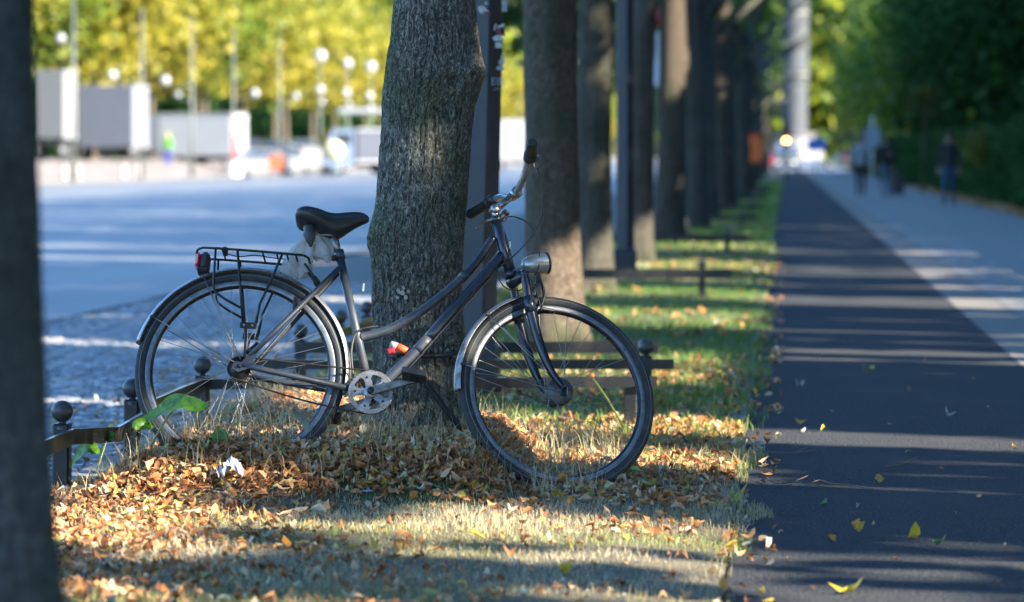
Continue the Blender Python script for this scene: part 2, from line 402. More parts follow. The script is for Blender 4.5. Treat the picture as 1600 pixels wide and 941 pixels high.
grid('cobbled_lane_bed', [-5.6, KERB - .04], [-60, 262], flat(-.148), mat('sett_joint', (.07, .065, .06), .9, color2=(.13, .13, .13), scale=4))

# ------------------------------------------------------------------ gaps cut into the crowns along the sun rays to shape the sun streaks
LIT = [(27.35, 27.45, -6, -2.3, .5), (43.3, 43.35, -4, -2.3, .5), (54, 56.5, -2.4, 4.4, .3), (62, 63.5, -2.4, 4.4, .3), (45, 46, -2.4, 4.4, .4), (7.4, 9.1, -2.0, -.1, .42), (10.5, 11.2, -1.3, -.2, .5), (12.8, 13.6, -1.4, -.2, .45), (8.3, 8.9, -2.4, -1.4, .4), (11.0, 11.05, 1.0, 4.4, .5), (13.1, 13.12, -.1, 4.4, .5), (16.4, 16.42, -.2, 3, .5), (21.4, 21.5, -.2, 4.4, .45), (25.2, 25.3, -.2, 4.4, .45), (31.6, 31.8, -.2, 4.4, .45), (37.5, 37.8, -.2, 4.4, .4), (10.75, 10.8, -.2, 4.4, .45), (9.2, 9.22, -.2, 4.4, .4), (11.2, 11.22, .2, 4.4, .5), (15.3, 15.33, -.2, 4.4, .55), (17.2, 17.23, .1, 4.4, .5), (18.5, 18.55, -.2, 4.4, .4), (24.2, 24.3, -.2, 4.4, .45), (8.75, 8.95, -.2, 1.2, .2),
  # q0, q1, Xmin, Xmax, keep probability, with q = Y + .466 X
    (13.72, 14.35, -2.4, 4.4, 0), (11.84, 12.0, -.3, 4.4, .1), (12.1, 12.65, -2.3, .1, .1), (12.0, 13.3, -2.4, -1.3, .2), (9.25, 10.4, -1.3, .0, .05), (9.6, 10.1, -1.7, -1.2, .4),
    (9.45, 9.6, -.2, 4.4, .2), (9.85, 9.98, -.2, 4.4, .2), (10.3, 10.4, .2, 4.4, .3), (9.0, 11.4, -2.75, -1.7, .3), (11.5, 11.8, -4.4, -2.9, .4), (8.7, 9.05, -.2, 4.4, .25), (8.2, 8.5, -.2, 4.4, .3),
    (11.45, 11.55, .0, 4.4, .3), (12.6, 12.7, .3, 4.4, .3),
    (33.0, 35.6, -2.4, 4.4, .1), (26.5, 28.4, -2.4, 4.4, .1), (30.2, 30.8, -2.4, 4.4, .3), (22.5, 22.9, -.2, 4.4, .1), (22.0, 24.3, -2.4, -.1, .1),
    (20.1, 20.5, -.2, 4.4, .1), (19.4, 19.65, -.2, 4.4, .2), (15.6, 19.2, -2.4, -.3, .3), (19.5, 20.0, -2.5, -1.1, .0), (28.0, 29.0, -4, -1.6, .1),
    (40, 42, -2.4, 4.4, .3), (47, 50, -2.4, 4.4, .3), (38, 39.2, -22, -5, .1), (42.6, 44.6, -30, -4.5, .05), (52, 53, -28, -5, .5), (36, 36.4, -25, -4, .55), (29.5, 29.8, -14, -4.5, .5), (24.5, 24.9, -12, -4, .5), (15.92, 16.15, -7, -2.5, .05), (20.8, 21.4, -8, -3, .2), (66, 68, -28, -5, .5)]
def gate(P):
    """True where a leaf cluster stays: nothing hangs where the photograph shows the sun getting through"""
    t = P[:, 2] / sun_to[2]; X0 = P[:, 0] - sun_to[0] * t; Y0 = P[:, 1] - sun_to[1] * t; q = Y0 + .466 * X0
    keep = np.ones(len(P), bool); jit = .05 * vnoise(X0 * 1.3, q * 3, 0.0, 3)
    rnd = .5 + .5 * vnoise(X0 * 2.2, q * 9, 1.0, 9)
    for q0, q1, x0, x1, p in LIT:
        keep &= ~((q + jit > q0 - .10) & (q + jit < q1 + .10) & (X0 > x0) & (X0 < x1) & (rnd >= p))
    return keep

def leaf_cloud(n, rad, cen, size, lumps=26, hollow=.45, flatz=1.0, seed=1):
    """leaf sprays gathered in clumps through an ellipsoid: returns centres and sizes"""
    g = np.random.default_rng(seed)
    d = g.normal(size=(lumps, 3)); d /= np.linalg.norm(d, axis=1)[:, None]
    lc = d * (hollow + (1 - hollow) * g.random((lumps, 1)) ** .6) * .82
    k = g.integers(0, lumps, n); sp = .17 + .16 * g.random(lumps)
    p = lc[k] + g.normal(size=(n, 3)) * sp[k][:, None] * .8
    m = np.linalg.norm(p, axis=1) < 1.12; p = p[m]; k = k[m]
    P = p * np.array(rad) + np.array(cen)
    tone = np.clip(g.random(lumps)[k] * .55 + g.random(len(P)) * .45, 0, 1)
    return P, size * g.uniform(.6, 1.25, len(P)), tone
def leaves_mesh(P, S, tone, seed=2, ratio=.62):
    g = np.random.default_rng(seed); n = len(P)
    a = g.normal(size=(n, 3)); a /= np.linalg.norm(a, axis=1)[:, None]
    b = g.normal(size=(n, 3)); b -= (b * a).sum(1)[:, None] * a; b /= np.linalg.norm(b, axis=1)[:, None]
    c = np.cross(a, b); s = S[:, None]
    V = np.stack([P - a * s * .5, P + b * s * ratio * .5 - a * s * .05, P + a * s * .5 + c * s * .12, P - b * s * ratio * .5 + c * s * .06], 1).reshape(-1, 3)
    return V, np.arange(4 * n).reshape(n, 4), tone

def trunk_mesh(height, r0, r1, seed, flare=.35, seg=28, rows=60, lean=(0, 0), knobs=0, bumpy=.06):
    z = np.concatenate([np.linspace(-.1, .6, rows // 3), np.linspace(.64, height, rows - rows // 3)]); th = np.linspace(0, 2 * math.pi, seg, endpoint=False)
    T, Z = np.meshgrid(th, z); t = np.clip(Z / height, 0, 1)
    r = r0 + (r1 - r0) * t + flare * r0 * np.exp(-np.clip(Z, 0, 9) / .16) * (1 + .35 * np.sin(T * 4 + seed))
    r *= 1 + bumpy * fbm(np.cos(T) * 1.5 + seed, np.sin(T) * 1.5, Z * 1.1, 4, seed) + .5 * bumpy * fbm(np.cos(T) * 5 + seed, np.sin(T) * 5, Z * 3.1, 3, seed + 4)
    g = np.random.default_rng(seed + 50)
    for _ in range(knobs):
        a, zz = g.uniform(0, 6.28), g.uniform(.6, 3); dd = np.cos(T - a); r += r0 * .35 * np.exp(-((Z - zz) / .12) ** 2) * np.clip(dd, 0, 1) ** 8
    X = r * np.cos(T) + lean[0] * Z + .03 * np.sin(Z * .7 + seed); Y = r * np.sin(T) + lean[1] * Z
    V = np.stack([X, Y, Z], -1).reshape(-1, 3); n = seg; i = np.arange(len(z) - 1)[:, None] * n; k = np.arange(n)[None]; l = (k + 1) % n
    return V, np.stack([i + k, i + l, i + n + l, i + n + k], -1).reshape(-1, 4)

# crown meshes shared by the street row
def limbs(parent, seed, h, rad, n=6, m=None):
    g = np.random.default_rng(seed)
    for k in range(n):
        a = 2 * math.pi * k / n + g.uniform(-.3, .3); z0 = h * g.uniform(.82, 1.0); L_ = rad * g.uniform(.7, .95); up = g.uniform(.5, 1.2) * L_
        o = ORG[parent.name]
        pts = smooth_pts([o + (0, 0, z0), o + (L_ * .35 * math.cos(a), L_ * .35 * math.sin(a), z0 + up * .45), o + (L_ * math.cos(a + .15), L_ * math.sin(a + .15), z0 + up)], 4)
        mb = MB().tube(pts, np.linspace(.075, .018, len(pts)), 7); mb.build('limb', m or bark_m, parent)
crown_cache = {}
def crown(parent, key, n, rad, cen, size, m, seed, lumps=30, gated=False):
    org = ORG[parent.name]
    if not gated and key in crown_cache:
        o = bpy.data.objects.new('crown', crown_cache[key]); col.objects.link(o); o.parent = parent; return o
    P, S, t = leaf_cloud(n, rad, cen, size, lumps, seed=seed)
    if gated:
        P = P + org; k = gate(P) & (P[:, 2] > .25); P, S, t = P[k], S[k], t[k]
    else:
        k = P[:, 2] > .25; P, S, t = P[k], S[k], t[k]; P = P + org
    V, Fq, t = leaves_mesh(P, S, t, seed + 1)
    o = npmesh('crown', V, Fq, m, parent, tone=t)
    if not gated: crown_cache[key] = o.data
    return o
ordn = ['second', 'third', 'fourth', 'fifth', 'sixth', 'seventh', 'eighth', 'ninth', 'tenth', 'eleventh', 'twelfth', 'thirteenth', 'fourteenth', 'fifteenth', 'sixteenth']
rowY = [20.5, 28.2, 36, 44, 52, 60, 68, 76, 84, 92, 100, 110, 120, 132, 146, 160, 175, 190, 206, 222, 240, 256]
rowpx = [866, 934, 1003, 1047, 1084, 1103, 1130, 1140, 1160, 1166, 1173]
for i, Yt in enumerate(rowY):
    X = (rowpx[i] - VX) / F * Yt if i < len(rowpx) else -1.3
    t = empty('linden_tree', (X, Yt, 0))
    tag(t, (f'{ordn[i]} linden trunk of the row, counting from the bicycle tree' + (', brown and sunlit' if i == 0 else '')) if i < 12 else 'one of the last lindens merging into each other at the far end of the row', 'tree', 'linden trees in a row along the grass verge')
    r0 = [.165, .150, .145, .17, .17, .16, .18, .17][i % 8] * (1 if i < 3 else 1.08)
    V, Fq = trunk_mesh(4.2, r0, r0 * .8, i + 3, seg=40 if i < 3 else 20, rows=120 if i < 3 else 40, knobs=2, bumpy=.14)
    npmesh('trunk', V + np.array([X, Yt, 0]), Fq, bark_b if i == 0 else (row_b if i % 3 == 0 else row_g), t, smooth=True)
    limbs(t, i, 4.0, 2.8)
    crown(t, 'far%d' % (i % 3), 5200, (3.4, 3.6, 3.6) if i < 3 else (2.7, 4.2, 4.4), (0 if i < 3 else -1.75, 0, 7.2), .34, crown_m if i < 7 else over_m, 20 + i % 3, gated=i < 8)
    if i >= 3:   # low sprays hanging along the far part of the avenue
        pass

# ------------------------------------------------------------------ the tree behind the bicycle
TY = 12.24
def main_tree():
    prof = [(0, 618, 742), (60, 611, 748), (90, 606, 753), (112, 603, 757), (135, 600, 752), (165, 598, 742), (200, 597, 738), (240, 593, 735), (300, 588, 731), (330, 584, 728),
            (352, 579, 727), (380, 577, 725), (400, 579, 724), (430, 580, 722), (480, 581, 723), (520, 582, 727), (560, 582, 726), (600, 581, 727), (640, 577, 732), (680, 570, 742), (720, 556, 758), (760, 548, 770)]
    zz = [H - (p[0] - VY) / F * TY for p in prof][::-1]; xl = [(p[1] - VX) / F * TY for p in prof][::-1]; xr = [(p[2] - VX) / F * TY for p in prof][::-1]
    zz += [2.2, 3.0, 4.4]; xl += [xl[-1] + .03, xl[-1] + .06, xl[-1] + .09]; xr += [xr[-1] - .03, xr[-1] - .05, xr[-1] - .08]
    seg, rows = 420, 620
    z = np.concatenate([np.linspace(-.05, 1.85, rows), np.linspace(1.9, 4.4, 40)])
    XL, XR = np.interp(z, zz, xl), np.interp(z, zz, xr)
    # burls are local: keep centre smooth
    k = np.exp(-np.linspace(-2, 2, 91) ** 2); k /= k.sum()
    sm = lambda a: np.convolve(np.pad(a, 45, mode='edge'), k, 'valid')
    XLs, XRs = sm(XL), sm(XR); cx = (XLs + XRs) / 2; rb = (XRs - XLs) / 2
    th = np.linspace(0, 2 * math.pi, seg, endpoint=False); T, Z = np.meshgrid(th, z)
    dl = (XLs - XL)[:, None]; dr = (XR - XRs)[:, None]
    r = rb[:, None] + dl * np.clip(-np.cos(T), 0, 1) ** 2 * 1.15 + dr * np.clip(np.cos(T - R(-14)), 0, 1) ** 2 * 1.15
    cxn, syn = np.cos(T) * .165, np.sin(T) * .165
    # the burl and the swirl of bark under it, seen right of the middle
    zb = H - (112 - VY) / F * TY
    def bump_at(th0, z0, wth, wz, amp):
        d = (np.angle(np.exp(1j * (T - th0)))) / wth; return amp * np.exp(-d * d - ((Z - z0) / wz) ** 2)
    r += bump_at(R(-38), zb, .42, .045, .020) - bump_at(R(-58), zb - .035, .16, .018, .030) + bump_at(R(-20), zb - .01, .3, .03, .012)
    r += bump_at(R(-50), zb - .20, .10, .16, .014) - bump_at(R(-38), zb - .2, .05, .18, .010) + bump_at(R(-26), zb - .2, .09, .2, .010)
    r += bump_at(R(-172), H - (372 - VY) / F * TY, .25, .045, .012)
    # long ribs, then scales and fissures
    warp = .02 * fbm(cxn * 6, syn * 6, Z * 2.5, 3, 11)
    r += .010 * fbm((cxn + warp) * 14, (syn + warp) * 14, Z * 1.3, 3, 21)
    f1 = fbm((cxn + warp) * 42, (syn + warp) * 42, Z * 9, 3, 31); r += -.008 * np.clip(.15 - np.abs(f1), 0, 1) / .15
    f2 = fbm(cxn * 95, syn * 95, Z * 34, 3, 41); r += .0045 * f2
    for a0, amp in ((R(-100), .05), (R(-35), .05), (R(-155), .06), (R(10), .06), (R(80), .03), (R(150), .03)):
        r += bump_at(a0, 0.04, .3, .17, amp)
    X = cx[:, None] + r * np.cos(T); Y = TY + r * np.sin(T) * .95
    V = np.stack([X, Y, Z], -1).reshape(-1, 3); n = seg; i = np.arange(len(z) - 1)[:, None] * n; kk = np.arange(n)[None]; l = (kk + 1) % n
    Fq = np.stack([i + kk, i + l, i + n + l, i + n + kk], -1).reshape(-1, 4)
    t = empty('linden_tree', (cx[60], TY, 0))
    tag(t, 'thick grey linden with a burl high on its right side, the bicycle leaning on it', 'tree', 'linden trees in a row along the grass verge')
    npmesh('trunk', V, Fq, bark_m, t, smooth=True)
    limbs(t, 77, 4.2, 2.8)
    crown(t, None, 5000, (3.4, 3.6, 3.6), (0, 0, 7.2), .34, crown_m, 20, gated=True)
    mb = MB()   # pale lichen and one small yellow fleck on the bark
    for (px, py, s_) in ((636, 455, .012), (630, 452, .009), (641, 462, .008), (628, 462, .007), (638, 447, .007), (646, 453, .006)):
        p = at(px, py, TY); dx = p[0] - cx[300]; yy = TY - .95 * math.sqrt(max(.162 ** 2 - dx * dx, 0)) - .004
        q = [np.array([p[0] + s_ * random.uniform(.6, 1.1) * math.cos(a), yy + .03 * abs(math.cos(a)) * 0, p[2] + s_ * 1.2 * random.uniform(.5, 1.1) * math.sin(a)]) for a in np.linspace(0, 6.28, 10)[:-1]]
        mb.prism(q, (0, .008, 0))
    mb.build('lichen', mat('lichen', (.38, .38, .34), .9), t)
main_tree()
# foreground tree, out of focus at the left edge
t = empty('linden_tree', (-1.395, 5.6, 0)); tag(t, 'dark blurred linden trunk cut off by the left edge, nearest tree to the camera', 'tree', 'linden trees in a row along the grass verge')
V, Fq = trunk_mesh(4.2, .205, .155, 91, seg=60, rows=160, flare=1.7, bumpy=.07)
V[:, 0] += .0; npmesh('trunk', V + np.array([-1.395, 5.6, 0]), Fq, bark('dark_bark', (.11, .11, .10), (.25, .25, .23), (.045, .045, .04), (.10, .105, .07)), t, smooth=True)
limbs(t, 5, 4.0, 2.8); crown(t, 'row1', 5200, (3.4, 3.6, 3.6), (0, 0, 7.2), .34, crown_m, 21)

# ------------------------------------------------------------------ park trees on the right
pk = 0
parkpos = [(8.2, y, 1) for y in (-14, -8.5, -3, 2.5, 8, 13.5, 19, 24.5, 30)] + [(14.5, y, 2) for y in (-18, -10.5, -3, 4.5, 12, 19.5, 27)] + [(21.5, y, 2) for y in (-16, -6, 4, 14, 24)]  # out of view on the right, crowns cut open for the sun streaks
parkfar = [(8.0 + (k % 3) * .8, 36 + 6 * k, 1) for k in range(22)] + [(15 + (k % 2) * 1.5, 34 + 9 * k, 2) for k in range(16)]
places = ['beside the near end of the cycle path', 'along the pavement', 'behind the hedge']
for j, (X, Y, row) in enumerate(parkpos + parkfar):
    near = Y < 66
    t = empty('park_tree', (X, Y, 0))
    tag(t, 'dark green park tree in the mass behind the hedge right of the pavement', 'tree', 'park trees right of the pavement')
    V, Fq = trunk_mesh(5, .2, .14, j + 200, seg=14, rows=24)
    npmesh('trunk', V + np.array([X, Y, 0]), Fq, bark_b, t, smooth=True)
    sc_ = 1 if row == 1 else 1.3
    rad = (3.6, 3.7, 5.8) if row == 1 else (4.6, 5.0, 7.6); cen = (0, 0, 6.6) if row == 1 else (0, 0, 8.6)
    if near: crown(t, None, 9000 if row == 1 else 9500, rad, cen, .34 if row == 1 else .42, park_m, 300 + j, lumps=70, gated=True)
    else: crown(t, 'park%d_%d' % (row, j % 3), 6000, rad, cen, .42, park_m, 400 + j, lumps=60)
# ------------------------------------------------------------------ bicycle
paint = mat('grey_frame_paint', (.020, .029, .044), .5, .0, color2=(.036, .046, .062), scale=14, coat=.25, color3=(.05, .055, .06), s3=22)
navy = mat('dark_frame_paint', (.010, .014, .024), .32, .15, color2=(.018, .024, .036), scale=20, coat=.4)
rubber = mat('tyre_rubber', (.016, .018, .021), .75, color2=(.03, .032, .034), scale=60, bump=.3, bscale=240, bdist=.002, color3=(.055, .052, .048), s3=16)
blackm = mat('black_metal', (.012, .013, .015), .4, .3, color2=(.03, .03, .032), scale=40)
blackp = mat('black_plastic', (.014, .014, .016), .5, color2=(.03, .03, .03), scale=50)
alu = mat('worn_aluminium', (.42, .43, .44), .34, .9, color2=(.26, .25, .24), scale=30, color3=(.20, .15, .10), s3=18)
chrome = mat('dull_chrome', (.50, .52, .49), .3, .7, color2=(.34, .35, .32), scale=18)
steel = mat('spoke_steel', (.30, .29, .27), .4, .9)
rimsil = mat('rim_wall', (.22, .235, .26), .45, .6, color2=(.14, .15, .16), scale=50)
fend_m = mat('fender_metal', (.36, .375, .39), .42, .55, color2=(.25, .26, .27), scale=22, color3=(.16, .13, .10), s3=24)
hubm = mat('hub_alloy', (.16, .165, .16), .6, .5, color2=(.07, .065, .055), scale=50)
saddle_m = mat('saddle_vinyl', (.014, .015, .018), .42, color2=(.022, .024, .028), scale=60, bump=.1, bscale=300, coat=.12)
rust = mat('rusty_alloy', (.33, .31, .28), .45, .7, color2=(.16, .09, .05), scale=34)
redp = mat('red_reflector', (.55, .01, .012), .25, coat=.8, color2=(.32, .005, .008), scale=60)
glassd = mat('lamp_glass', (.35, .37, .37), .12, coat=1.0, color2=(.22, .23, .24), scale=30)

Cr = at(376, 581, 11.60)
f = np.array([1.054, .060, -.084]); f /= np.linalg.norm(f)
n = np.array([0, -math.cos(R(20)), math.sin(R(20))]); n -= (n @ f) * f; n /= np.linalg.norm(n)
u = np.cross(n, f); CAM = np.array([0, 0, H])
class Fr:
    """a frame of axes on the bicycle: forward, near side, up"""
    def __init__(s, C, f, n, u): s.C, s.f, s.n, s.u = C, f, n, u
    def P(s, x, w, z): return s.C + x * s.f + w * s.n + z * s.u
    def loc(s, px, py, w=0):
        d = np.array([(px - VX) / F, 1, -(py - VY) / F]); o = s.C + w * s.n; t = ((o - CAM) @ s.n) / (d @ s.n); q = CAM + t * d - s.C
        return q @ s.f, q @ s.u
    def p(s, px, py, w=0, w2=None):
        """point seen at a pixel on the plane at side offset w; w2 mirrors it to another side offset"""
        x, z = s.loc(px, py, w); return s.P(x, w if w2 is None else w2, z)
    def A(s): return np.array([s.f, s.n, s.u])
B = Fr(Cr, f, n, u)
def rotv(v, ax, a): return v * math.cos(a) + np.cross(ax, v) * math.sin(a) + ax * (ax @ v) * (1 - math.cos(a))
h1, h2 = B.p(776, 345), B.p(798, 428); sax = (h1 - h2) / np.linalg.norm(h1 - h2); aS = R(20)
fS, nS, uS = rotv(f, sax, aS), rotv(n, sax, aS), rotv(u, sax, aS)
Cf = at(870.5, 616, 11.70)
S = Fr(Cf, fS, nS, uS)

bike = empty('bicycle', (Cr[0] + .5, 11.62, gz(Cr[0] + .5, 11.62)))
tag(bike, 'old grey and dark blue city bicycle with rear rack leaning against the tree trunk', 'bicycle')

# frame
mb = MB()
st1, st0 = B.p(530, 398), B.p(578.5, 611)
bbc = B.P(*[B.loc(579, 613, .05)[0], 0, B.loc(579, 613, .05)[1]])
mb.tube([st1, bbc], .0145, 14); mb.tube([B.p(528.5, 392), B.p(531.5, 405)], .0185, 14, 0)
tt = smooth_pts([B.p(563, 528), B.p(587, 522), B.p(612, 513), B.p(648, 493.5), B.p(684.5, 467), B.p(720.6, 436), B.p(745, 409), B.p(771, 371)], 6)
k = int(len(tt) * .74); mb.tube(tt[:k + 1], .0155, 14, 0); mb.tube(tt[k:], .0155, 14, 1)
mb.tube([tt[k - 1], tt[k + 1]], .0175, 14, 0)
dt = smooth_pts([bbc, B.p(610, 589.5), B.p(637, 563), B.p(663, 537), B.p(702.5, 492), B.p(742, 448.6), B.p(786, 398)], 5)
k = int(len(dt) * .52); mb.tube(dt[:k + 1], .0195, 16, 0); mb.tube(dt[k:], .0195, 16, 1); mb.tube(dt[k - 3:k + 1], .0205, 16, 0)
mb.tube([B.p(775, 343), B.p(799, 432)], .0195, 18, 1); mb.tube([B.p(774, 340), B.p(776, 348)], .0215, 18, 1); mb.tube([B.p(797.5, 424), B.p(799.5, 434)], .0225, 18, 1)
mb.lathe(bbc, n, [(0, -.036), (.021, -.036), (.021, .036), (0, .036)], 18)
def stay(a, wa, b, wb, r0, r1):   # a near-side line and its mirror on the far side
    for sg in (1, -1):
        (x0, z0), (x1, z1) = a, b
        mb.tube([B.P(x0, sg * wa, z0), B.P((x0 * .3 + x1 * .7), sg * (wa * .25 + wb * .75), z0 * .3 + z1 * .7), B.P(x1, sg * wb, z1)], [r0, (r0 + r1) / 2, r1], 12)
stay(B.loc(530, 419, .016), .016, B.loc(391, 556, .062), .062, .0098, .0090)
stay(B.loc(549, 608, .03), .03, B.loc(380, 571, .062), .062, .0105, .0100)
for sg in (1, -1):   # drop-outs
    c0 = [B.P(*((B.loc(px, py, .062)[0], sg * .062, B.loc(px, py, .062)[1]))) for px, py in ((392, 550), (401, 556), (390, 576), (372, 582), (362, 576), (366, 565), (378, 566))]
    mb.prism(c0, n * .006 * sg)
mb.box(B.P(-.0 + B.loc(470, 480)[0], 0, B.loc(470, 480)[1]), (.02, .09, .02), B.A(), 0, .005)
frame = mb.build('frame', [paint, navy], bike)
# worn transfer and a white ring on the head tube
mb = MB(); mb.box(B.p(568, 471 - 22, .0150), (.006, .002, .028), B.A(), 0); mb.build('sticker', mat('worn_transfer', (.30, .34, .30), .6), bike)
mb = MB()
for a in np.linspace(-2.2, 1.0, 9):
    q = S.p(794 + 0, 383, .019); mb.box(q + S.f * (.004 + .003 * math.cos(a)) + S.u * .014 * math.sin(a), (.003, .002, .006), S.A())
mb.build('head_badge', mat('badge_white', (.55, .57, .58), .5), bike)

# saddle and post
mb = MB(); mb.tube([B.p(529.5, 400), B.p(521.5, 366)], .0125, 14); mb.tube([B.p(528.5, 401), B.p(527, 394)], .016, 14)
mb.box(B.p(519, 365), (.045, .03, .018), B.A(), 0, .004); post = mb.build('seat_post', alu, bike)
mb = MB(); mb.lathe(B.p(521, 404, .018), n, [(0, -.012), (.007, -.012), (.007, .012), (0, .012)], 10); mb.build('seat_clamp', blackm, bike)
stn = [(462.5, 337, 343, .055), (465, 330, 349, .078), (474, 324.5, 355, .090), (490, 325.5, 359, .088), (503, 329, 362, .078), (513, 333, 367, .066), (525, 334, 372, .056), (535, 332.5, 371, .046), (545, 331.4, 363, .036), (556, 330.8, 355.5, .029), (566, 332, 350, .024), (573, 335.5, 347, .018), (577.5, 340, 344.5, .010)]
V = []; m_ = 20
for (px, yt, yb, hw) in stn:
    x, zt = B.loc(px, yt + 3.5 * (hw / .09)); _, zb = B.loc(px, yb + 2)
    for k in range(m_):
        a = 2 * math.pi * k / m_; cs, sn = math.cos(a), math.sin(a); e = .75
        ww = hw * math.copysign(abs(cs) ** e, cs)
        if sn >= 0: zz = zb + (zt - zb) * (.55 + .45 * sn ** .8)
        else: zz = zb + (zt - zb) * (.55 - .55 * abs(sn) ** .6); ww *= 1 - .12 * abs(sn)
        V.append(B.P(x, ww, zz))
Fs = [(i * m_ + k, i * m_ + (k + 1) % m_, (i + 1) * m_ + (k + 1) % m_, (i + 1) * m_ + k) for i in range(len(stn) - 1) for k in range(m_)]
Fs += [tuple(range(m_))[::-1], tuple((len(stn) - 1) * m_ + k for k in range(m_))]
mb = MB(); mb.add(V, Fs); sad = mb.build('saddle', saddle_m, bike)
sub = sad.modifiers.new('s', 'SUBSURF'); sub.levels = 1; sub.render_levels = 2
mb = MB()
for wq in (.022, -.022):
    mb.tube(smooth_pts([B.p(480, 357, wq), B.p(492, 366, wq), B.p(508, 367, wq), B.p(524, 366, wq), B.p(546, 355, wq * .4)], 4), .0035, 8)
mb.build('saddle_rail', steel, bike)
for wq in (.045, -.045):
    c = B.p(482, 353, wq); ax = B.p(486, 388, wq) - c
    MB().lathe(c, ax, [(0, 0), (.016, 0), (.019, .008), (.017, .016), (.021, .022), (.021, .030), (.014, .052), (.004, .075), (0, .077)], 16).build('saddle_spring', mat('spring_rubber', (.035, .037, .042), .5), bike)

# wheels
def wheel(fr, name, w_hub, rear, ph=0):
    C, a, nn, uu = fr.C, fr.f, fr.n, fr.u
    wobj = MB()
    wobj.tube([C - nn * w_hub, C + nn * w_hub], .0055, 10)
    for sg in (1, -1): wobj.lathe(C + nn * sg * (w_hub + .002), nn * sg, [(0, 0), (.008, 0), (.008, .007), (.005, .009), (.004, .016), (0, .016)], 6)
    root = wobj.build(name, blackm, bike)
    tp = [(.332 + .0195 * math.cos(t) * (1.0 if math.cos(t) > 0 else .95), .0195 * math.sin(t)) for t in np.linspace(0, 2 * math.pi, 17)[:-1]]
    MB().lathe(C, nn, tp, 120, closed=True).build('tyre', rubber, root)
    mb = MB(); rp = [(.3155, -.0125), (.3165, -.0118), (.3165, .0118), (.3155, .0125), (.300, .0118), (.296, .008), (.2925, .004), (.2915, 0), (.2925, -.004), (.296, -.008), (.300, -.0118)]
    mb.lathe(C, nn, rp, 120, closed=True)
    m_r = len(rp); mi = [0] * len(mb.F)
    for q in range(len(mb.F)): mb.M[q] = 0 if (q % m_r) in (2, 3, 9, 10, 0, 1) else 1
    mb.build('rim', [rimsil, blackm], root)
    ring = MB().lathe(C, nn, [(.3335, .0190), (.3350, .0197), (.3365, .0190), (.335, .0185)], 120, closed=True); ring.build('reflective_stripe', mat('tyre_stripe', (.13, .14, .14), .5), root)
    fr_ = .030 if rear else .034; mb = MB()
    for k in range(36):
        th = 2 * math.pi * k / 36 + ph; sg = 1 if k % 2 else -1; tw = (1 if (k // 2) % 2 else -1) * 1.05
        e = lambda r_, an, w_: C + nn * w_ + r_ * (math.cos(an) * a + math.sin(an) * uu)
        mb.tube([e(fr_, th + tw, sg * .027), e(.297, th, sg * .002)], .00105, 5, cap=False)
        mb.tube([e(.284, th + tw * .005, sg * .0032), e(.297, th, sg * .002)], .0021, 6, cap=False)
    mb.build('spokes', steel, root)
    if rear: hp = [(0, -.045), (.034, -.034), (.034, -.026), (.024, -.02), (.024, .02), (.034, .026), (.034, .034), (.02, .045), (0, .045)]
    else: hp = [(0, -.046), (.018, -.046), (.024, -.036), (.038, -.028), (.038, -.022), (.030, -.016), (.043, -.006), (.046, .010), (.046, .020), (.040, .024), (.047, .026), (.047, .032), (.026, .036), (.016, .046), (0, .046)]
    MB().lathe(C, nn, hp, 36).build('hub', hubm, root)
    return root
wr = wheel(B, 'wheel', .060, True, .04); wf = wheel(S, 'wheel', .056, False, .11)

# mudguards: thin curved strips over each tyre
def mudguard(fr, a0, a1, name, r0=.367, hw=.0265):
    mb = MB(); V = []; m_ = 9; K = 60; prof = []
    for q in np.linspace(-1, 1, m_): prof.append((r0 - .013 * q * q, hw * q))
    prof2 = prof + [(r_ - .0018, w_) for r_, w_ in prof[::-1]]; mm = len(prof2)
    for k in range(K + 1):
        t = R(a0 + (a1 - a0) * k / K)
        for r_, w_ in prof2: V.append(fr.C + fr.n * w_ + r_ * (math.cos(t) * fr.f + math.sin(t) * fr.u))
    Fs = [(k * mm + i, k * mm + (i + 1) % mm, (k + 1) * mm + (i + 1) % mm, (k + 1) * mm + i) for k in range(K) for i in range(mm)]
    Fs += [tuple(range(mm))[::-1], tuple(K * mm + i for i in range(mm))]
    mb.add(V, Fs); return mb.build(name, fend_m, bike)
def ang(fr, px, py, w=.02):
    x, z = fr.loc(px, py, w); return math.degrees(math.atan2(z, x))
mr_ = mudguard(B, ang(B, 546, 618) , ang(B, 219, 535), 'mudguard')
a_t = ang(S, 714, 608); a_t = a_t if a_t > 0 else a_t + 360
mf_ = mudguard(S, ang(S, 838, 470), a_t, 'mudguard')
def gstay(fr, par, px, py, ex, ey, w_out, w_in):
    for sg in (1, -1):
        x0, z0 = fr.loc(px, py, w_out); x1, z1 = fr.loc(ex, ey, w_in)
        mb = MB().tube([fr.P(x0, sg * w_out, z0), fr.P(x1, sg * w_in, z1)], .0019, 6)
        mb.box(fr.P(x0, sg * w_out, z0), (.016, .010, .012), fr.A(), 1, .003); mb.build('mudguard_stay', [steel, blackp], par)
gstay(B, mr_, 238, 495, 366, 566, .028, .058); gstay(B, mr_, 319, 434, 376, 562, .028, .058)
gstay(S, mf_, 762, 491, 879, 607, .028, .058); gstay(S, mf_, 723, 569, 876, 613, .028, .058)

